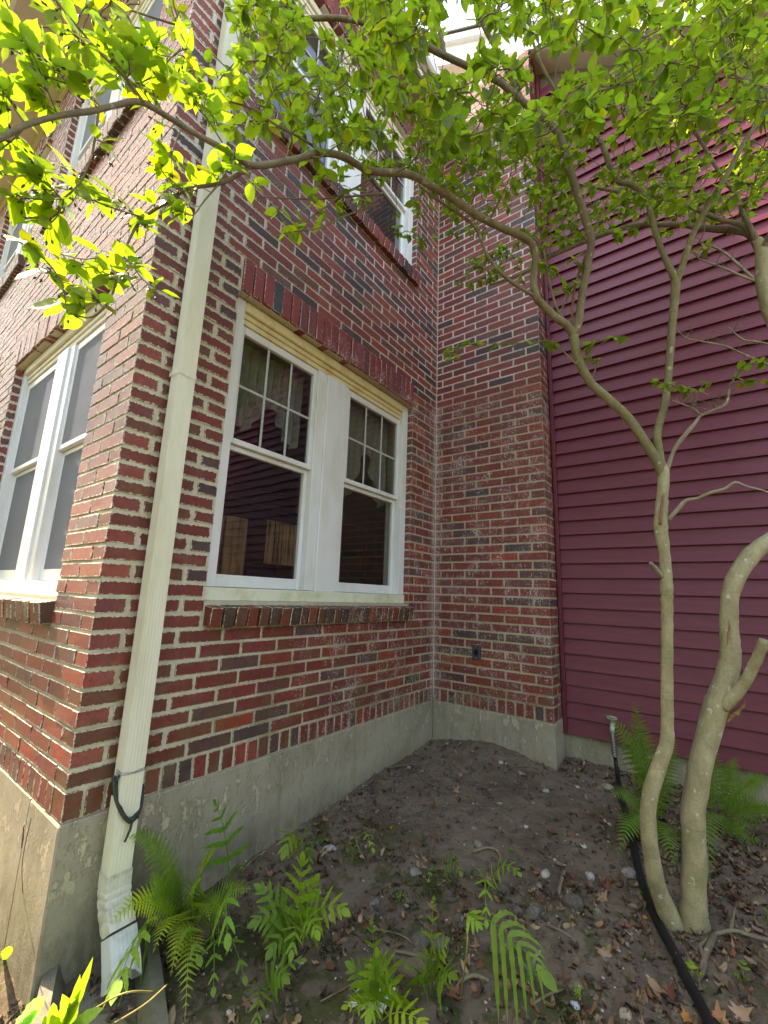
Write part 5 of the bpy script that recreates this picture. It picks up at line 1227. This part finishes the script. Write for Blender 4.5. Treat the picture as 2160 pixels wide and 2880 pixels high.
for a in ((1096, 2335, .027, Ye, 'maple', 'bright yellow maple leaf on the bare soil'), (1075, 2210, .022, (.55, .27, .03), 'maple', 'orange yellow leaf near the foundation under the window'), (1383, 2153, .021, (.40, .15, .06), 'maple', 'orange brown leaf beside the round pale stone'), (1355, 2165, .013, Or, 'oval', 'small orange leaf left of the orange brown one'), (1383, 2207, .020, (.36, .17, .06), 'oval', 'curled amber leaf on open soil'), (1287, 2245, .016, Or, 'oval', 'orange leaf with a small yellow one beside it'), (1310, 2252, .012, (.40, .38, .05), 'oval', 'small yellow green leaf beside the orange one'), (1284, 2218, .016, (.18, .03, .03), 'maple', 'dark red leaf in the upper middle of the soil'), (1262, 2328, .018, (.17, .07, .05), 'oval', 'dark curled leaf in the middle of the soil'), (1100, 2182, .014, (.45, .24, .17), 'maple', 'pinkish leaf below the white stone at the corner'), (1328, 2117, .012, (.45, .38, .10), 'oval', 'small yellow leaf close to the narrow return'),
          (1660, 2292, .020, (.50, .20, .10), 'maple', 'pale orange leaf left of the hose'), (1690, 2302, .014, (.50, .33, .03), 'maple', 'yellow leaf touching the pale orange one'), (1738, 2278, .020, (.30, .12, .03), 'maple', 'brown orange leaf at the foot of the dark fern'), (1621, 2360, .014, (.48, .07, .05), 'oval', 'small bright red leaf above a white stone'), (1688, 2327, .012, (.38, .10, .06), 'oval', 'small dull red leaf under the yellow one'), (1547, 2418, .016, (.50, .40, .06), 'maple', 'small yellow leaf on dark soil'), (1512, 2462, .020, (.55, .16, .07), 'oval', 'salmon leaf left of the flat white stone'), (1492, 2513, .018, (.55, .24, .06), 'oval', 'light orange leaf below the salmon one'), (1702, 2493, .030, (.22, .065, .045), 'maple', 'dark red brown maple leaf by the oval white stone'), (1607, 2470, .026, (.20, .05, .035), 'maple', 'shredded red leaf between the two white stones'), (1719, 2424, .012, Or, 'oval', 'small orange scrap of leaf near the hose'),
          (1758, 2612, .020, (.42, .12, .08), 'oval', 'red leaf left of the trunk base'), (1700, 2688, .036, (.42, .26, .17), 'maple', 'tan maple leaf in the lower right litter'), (2055, 2372, .022, (.50, .20, .14), 'oval', 'pinkish orange leaf behind the thick trunk'), (2138, 2412, .030, (.36, .20, .13), 'maple', 'brown maple leaf by the right edge'), (2075, 2532, .034, (.16, .07, .06), 'maple', 'large dark brown leaf right of the thick trunk'), (1282, 2812, .036, (.34, .14, .07), 'maple', 'rust maple leaf under the drooping fern'), (1335, 2795, .022, (.36, .17, .10), 'oval', 'curled rust leaf beside the rust maple leaf'), (2020, 2868, .034, (.48, .22, .10), 'maple', 'orange tan maple leaf at the bottom right edge'), (2085, 2858, .040, (.46, .30, .19), 'maple', 'large pale tan maple leaf in the bottom right corner'), (1930, 2872, .026, (.52, .20, .05), 'maple', 'orange leaf at the bottom beside the hose'), (1195, 2446, .018, (.40, .26, .15), 'oval', 'tan leaf above the moss patch'), (912, 2312, .028, (.42, .26, .12), 'maple', 'tan orange leaf against the long foundation'), (888, 2325, .022, (.46, .27, .07), 'maple', 'yellowish leaf left of the tan orange one by the foundation'), (978, 2312, .017, (.34, .12, .08), 'oval', 'reddish leaf in the litter beside the foundation'), (1040, 2590, .030, (.24, .15, .12), 'maple', 'brown maple leaf left of the moss clods'), (1135, 2585, .016, (.45, .25, .14), 'oval', 'light orange leaf right of the moss'), (1185, 2600, .024, (.30, .19, .12), 'oval', 'curled brown leaf above the split clod'), (1190, 2533, .012, (.50, .13, .04), 'oval', 'tiny orange red leaf on the moss'), (1310, 2553, .013, (.50, .14, .05), 'oval', 'small orange leaf at the bend of the fern stem'), (1398, 2538, .020, (.30, .15, .07), 'oval', 'brown curled leaf right of the seedling fern'), (1290, 2575, .014, Or, 'oval', 'second small orange leaf near the fern stem'), (1450, 2592, .013, (.52, .22, .09), 'oval', 'orange chip of leaf below the bluish clods'), (1820, 2600, .020, (.42, .20, .04), 'oval', 'amber leaf on the hose left of the trunk base'), (1968, 2635, .015, (.52, .30, .14), 'oval', 'peach leaf leaning at the trunk base'), (1480, 2790, .024, (.28, .17, .11), 'oval', 'brown leaf beside the dull seedling'), (700, 2830, .036, (.30, .17, .11), 'maple', 'brown maple leaf at the lower left under the ferns'), (760, 2660, .030, (.28, .18, .14), 'maple', 'grey brown leaf left of the bright fern clump'), (1870, 2360, .016, (.45, .25, .17), 'oval', 'pinkish leaf between the two trunks'), (1905, 2395, .014, (.48, .25, .10), 'oval', 'orange brown leaf low between the trunks'), (2060, 2310, .018, (.50, .28, .04), 'maple', 'yellow leaf by the spreading fern'), (1680, 2610, .024, (.34, .20, .10), 'oval', 'golden brown leaf right of the stick'), (1750, 2655, .020, (.32, .21, .15), 'oval', 'pale brown leaf above the tan maple leaf'), (1620, 2720, .022, (.20, .12, .08), 'oval', 'dark brown leaf in the lower middle litter'), (1850, 2790, .030, (.34, .20, .10), 'oval', 'long golden brown leaf beside the hose near the bottom'), (2140, 2630, .034, (.30, .21, .17), 'maple', 'grey brown maple leaf at the right edge')):
    fallen(*a)
def litter_density(x, y):
    d = .10
    if x > 1.1: d = .25+.55*min(1, (x-1.1)/.5)
    if y < -1.15: d = max(d, min(.9, .3+(-1.15-y)*.9))
    if x < .22 and y > -1.6: d = max(d, .55*(1-x/.22))
    if y > -.05 and x > .95: d = max(d, .6)
    return d*max(.08, min(1.25, .62+1.7*noise.noise((x*3.1, y*3.1, 4.4))))
for _ in range(70):
    for _t in range(50):
        x, y = LR.uniform(.05, 2.1), LR.uniform(-2.6, .0); q = pix(Vector((x, y, ground_z(x, y))))
        if q and 0 < q[0] < 2160 and q[1] < 2880 and LR.random() < litter_density(x, y)*.8: break
    kd = LR.choice(('maple', 'maple', 'oval')); c = LR.choice((Br, Rb, Ta, (.22, .14, .10), (.27, .17, .11)))
    fallen(q[0], q[1], LR.uniform(.018, .034), c, kd, 'dull brown dead leaf among the litter', .6)
m = MB(); PALL = [(.13, .078, .042), (.09, .058, .036), (.19, .118, .065), (.075, .05, .036), (.24, .155, .09), (.33, .225, .13), (.17, .07, .035), (.15, .112, .075)]
n = 0
while n < 6500:
    x, y = LR.uniform(-.6, 2.6), LR.uniform(-3.1, .22)
    if (x < .03 and y > -L-.01) or (y > -.02 and x < WC+.02) or LR.random() > litter_density(x, y): continue
    n += 1; z = ground_z(x, y); sz = LR.uniform(.007, .026)*(1 if LR.random() < .8 else 1.3); vs, fs = LR.choice(FG_[LR.choice(('maple', 'oval', 'oval'))])
    Mx = Matrix.Rotation(LR.uniform(0, 6.28), 3, 'Z') @ Matrix.Rotation(LR.gauss(0, .55), 3, 'X') @ Matrix.Rotation(LR.gauss(0, .5), 3, 'Y')
    c = LR.choice(PALL); k = LR.uniform(.8, 1.7); ax = LR.uniform(.5, 1)
    m.add([Mx @ Vector((q[0]*ax, q[1], q[2]*1.4))*sz+Vector((x, y, z+LR.uniform(.0, .012))) for q in vs], fs, tuple(v*k for v in c))
o = m.build('leaf_litter', MAT['litter'], None, True); tag(o, 'brown leaf litter strewn over the soil', 'leaf litter', kind='stuff')
m = MB()
bm = bmesh.new(); bmesh.ops.create_icosphere(bm, subdivisions=1, radius=1); iv = [q.co.copy() for q in bm.verts]; fi = [tuple(v.index for v in f.verts) for f in bm.faces]; bm.free()
for _ in range(9000):
    x, y = LR.uniform(.0, 2.5), LR.uniform(-2.9, .22)
    if (y > -.02 and x < WC+.02): continue
    z = ground_z(x, y); r_ = LR.uniform(.0015, .006)*(1 if LR.random() < .93 else 2.0)
    c = LR.choice(((.07, .055, .045), (.09, .07, .058), (.055, .045, .04), (.16, .13, .10), (.26, .22, .17), (.48, .44, .37), (.06, .046, .036), (.20, .15, .11), (.10, .07, .05)))
    sc = Vector((LR.uniform(.7, 1.3), LR.uniform(.7, 1.2), LR.uniform(.5, .9))); jt = [LR.uniform(.75, 1.2) for _ in iv]
    m.add([Vector((q.x*sc.x*k, q.y*sc.y*k, q.z*sc.z*k))*r_+Vector((x, y, z+r_*.2+.002)) for q, k in zip(iv, jt)], fi, c)
for _ in range(2600):
    x, y = LR.uniform(-.1, 2.5), LR.uniform(-2.9, .22)
    if (y > -.02 and x < WC+.02) or (x < .02 and y > -L): continue
    z = ground_z(x, y); r_ = LR.uniform(.005, .013)*(1 if LR.random() < .9 else 1.6); k = LR.uniform(.7, 1.15)
    c = (.135*k, .100*k, .072*k); sc = Vector((LR.uniform(.8, 1.4), LR.uniform(.7, 1.2), LR.uniform(.45, .8))); jt = [LR.uniform(.65, 1.25) for _ in iv]; ro = Matrix.Rotation(LR.uniform(0, 6.28), 3, 'Z')
    m.add([ro @ Vector((q.x*sc.x*k_, q.y*sc.y*k_, q.z*sc.z*k_))*r_+Vector((x, y, z+r_*.1)) for q, k_ in zip(iv, jt)], fi, c)
tag(m.build('gravel', MAT['pebble'], None, False), 'loose crumbs of soil and tiny stones', 'gravel', kind='stuff')
# moss cushions
m = MB()
for (u, v, r_) in ((1230, 2470, .05), (1200, 2510, .06), (1130, 2530, .05), (1280, 2500, .035), (1110, 2640, .045), (935, 2675, .05), (1160, 2555, .03), (1620, 2860, .05), (1580, 2850, .04), (60, 2870, .07), (1120, 2125, .02)):
    c = on_ground(u, v)
    for _ in range(int(2600*r_)):
        a, q = LR.uniform(0, 6.28), r_*math.sqrt(LR.random()); x, y = c.x+q*math.cos(a), c.y+q*math.sin(a); hh = .012*(1-(q/r_)**2)+.003
        p = Vector((x, y, ground_z(x, y)+hh*.6)); 
        for _k in range(3):
            d = Vector((LR.uniform(-1, 1), LR.uniform(-1, 1), 1.2)).normalized()*LR.uniform(.004, .008); s_ = d.orthogonal().normalized()*.0016
            m.add([p-s_, p+s_, p+d], [(0, 1, 2)])
tag(m.build('moss', MAT['moss']), 'green moss cushions on the soil', 'moss', kind='stuff')
# sticks and roots
def stick(P, r0, r1, lab, col='root', name='stick', lift=.006, br=()):
    pts = [on_ground(u, v)+Vector((0, 0, lift+dz)) for u, v, dz in P]; n = len(pts)-1
    sp_ = spline([(p, r0+(r1-r0)*i/n) for i, p in enumerate(pts)], 5); m = MB(); m.tube([p for p, _ in sp_], [r for _, r in sp_], 7, lump=.25, seed=P[0][0])
    for (i, u, v, dz, rr) in br:
        a = pts[i]; b = on_ground(u, v)+Vector((0, 0, dz)); m.tube([a, a.lerp(b, .5)+Vector((0, 0, .008)), b], [rr, rr*.9, rr*.6], 6, lump=.2)
    tag(m.build(name, MAT[col], None, True), lab, name, 'sticks and roots on the ground')
stick([(1535, 2605, 0), (1570, 2622, .003), (1608, 2642, 0)], .006, .005, 'short pale stick left of the hose', br=((1, 1585, 2605, .02, .003),))
stick([(1955, 2680, 0), (2010, 2655, .02), (2060, 2650, .03), (2110, 2658, .025), (2180, 2675, .02)], .006, .008, 'grey root arching over the litter right of the trunks', name='root', br=((1, 1972, 2740, .01, .012), (2, 2075, 2570, .04, .006)))
stick([(1972, 2690, .02), (1985, 2730, .01), (1962, 2770, 0)], .008, .006, 'bent pale root piece beside the hose', name='root')
stick([(1330, 2400, 0), (1370, 2398, .015), (1400, 2405, .01), (1412, 2440, 0)], .005, .004, 'curled brown root in the bare soil', name='root', col='bark_dark')
stick([(1005, 2225, 0), (1050, 2200, .01), (1060, 2160, .012), (1110, 2145, .006)], .004, .004, 'pale root along the foundation near the corner', name='root')
stick([(1030, 2165, 0), (1090, 2168, .012), (1160, 2160, .01), (1190, 2200, .006), (1230, 2215, 0)], .004, .003, 'thin forked root below the white stone', name='root', br=((2, 1130, 2225, .0, .003),))
stick([(1165, 2125, 0), (1200, 2132, 0)], .004, .003, 'short twig lying near the inner corner')
stick([(1190, 2430, 0), (1210, 2370, .004), (1222, 2320, 0)], .003, .0015, 'thin upright rootlet in the middle of the soil', name='root')
stick([(1260, 2265, 0), (1320, 2270, .006), (1400, 2272, .004), (1440, 2280, 0)], .0025, .0015, 'long thread like root across the soil', name='root')
stick([(1420, 2165, 0), (1480, 2160, .006), (1530, 2170, 0)], .003, .002, 'straight thin twig near the narrow return')
stick([(1290, 2770, 0), (1330, 2755, .006), (1375, 2765, 0)], .007, .006, 'brown stick beneath the drooping fern', col='bark_dark')
stick([(1490, 2750, 0), (1505, 2710, .01), (1520, 2690, .01)], .007, .005, 'leaning stick beside the dull seedling', col='bark_grey')
stick([(1110, 2680, 0), (1170, 2700, .008), (1230, 2710, 0)], .006, .005, 'pale stick among the bottom ferns')
stick([(1060, 2620, 0), (1130, 2640, .004), (1160, 2660, 0)], .004, .003, 'thin stick left of the split clod')
stick([(1040, 2740, 0), (980, 2790, .01), (900, 2830, .006)], .003, .002, 'thin yellow stem lying under the bottom ferns')
stick([(1570, 2520, 0), (1585, 2470, .01), (1590, 2455, .0)], .008, .006, 'dark bark piece by the big clod', col='bark_dark')
stick([(1500, 2830, 0), (1560, 2800, .004), (1620, 2790, 0)], .004, .003, 'thin twig in the lower middle litter')
stick([(860, 2330, 0), (930, 2250, .008), (1000, 2200, .012), (1080, 2140, .004)], .003, .003, 'long thin root following the foundation', name='root')


# ------------------------------------------------------------------ leafy trees added behind the viewer to cut sky light (seen in the panes)
m = MB(); q = random.Random(8)
for i in range(13):
    an = -2.75+2.9*i/10; c0 = Vector((1.5+10.5*math.cos(an), -2.0+10.5*math.sin(an), 0)); hh = q.uniform(4.0, 6.5); rr = q.uniform(1.8, 2.6)
    if i > 10: c0 = Vector(((-3.0, -6.2)[i-11], (-7.4, -6.6)[i-11], 0)); hh = 8.0; rr = 2.3  # two tall ones added at left to block sky light on wall A
    for _ in range(900):
        d = Vector((q.gauss(0, 1), q.gauss(0, 1), q.gauss(0, 1))).normalized()*q.random()**.4; c = c0+Vector((d.x*rr, d.y*rr, hh*.45-.5+d.z*hh*.55))
        a = Vector((q.uniform(-1, 1), q.uniform(-1, 1), q.uniform(-1, 1))).normalized(); b = a.orthogonal().normalized(); s_ = q.uniform(.14, .30); k = q.uniform(.6, 1.1)
        m.add([c-a*s_, c+b*s_*.55, c+a*s_, c-b*s_*.55], [(0, 1, 2, 3)], (k, k, k))
tag(m.build('treeline', MAT['leaves']), 'green garden trees behind the viewer, mirrored in the panes', kind='stuff')
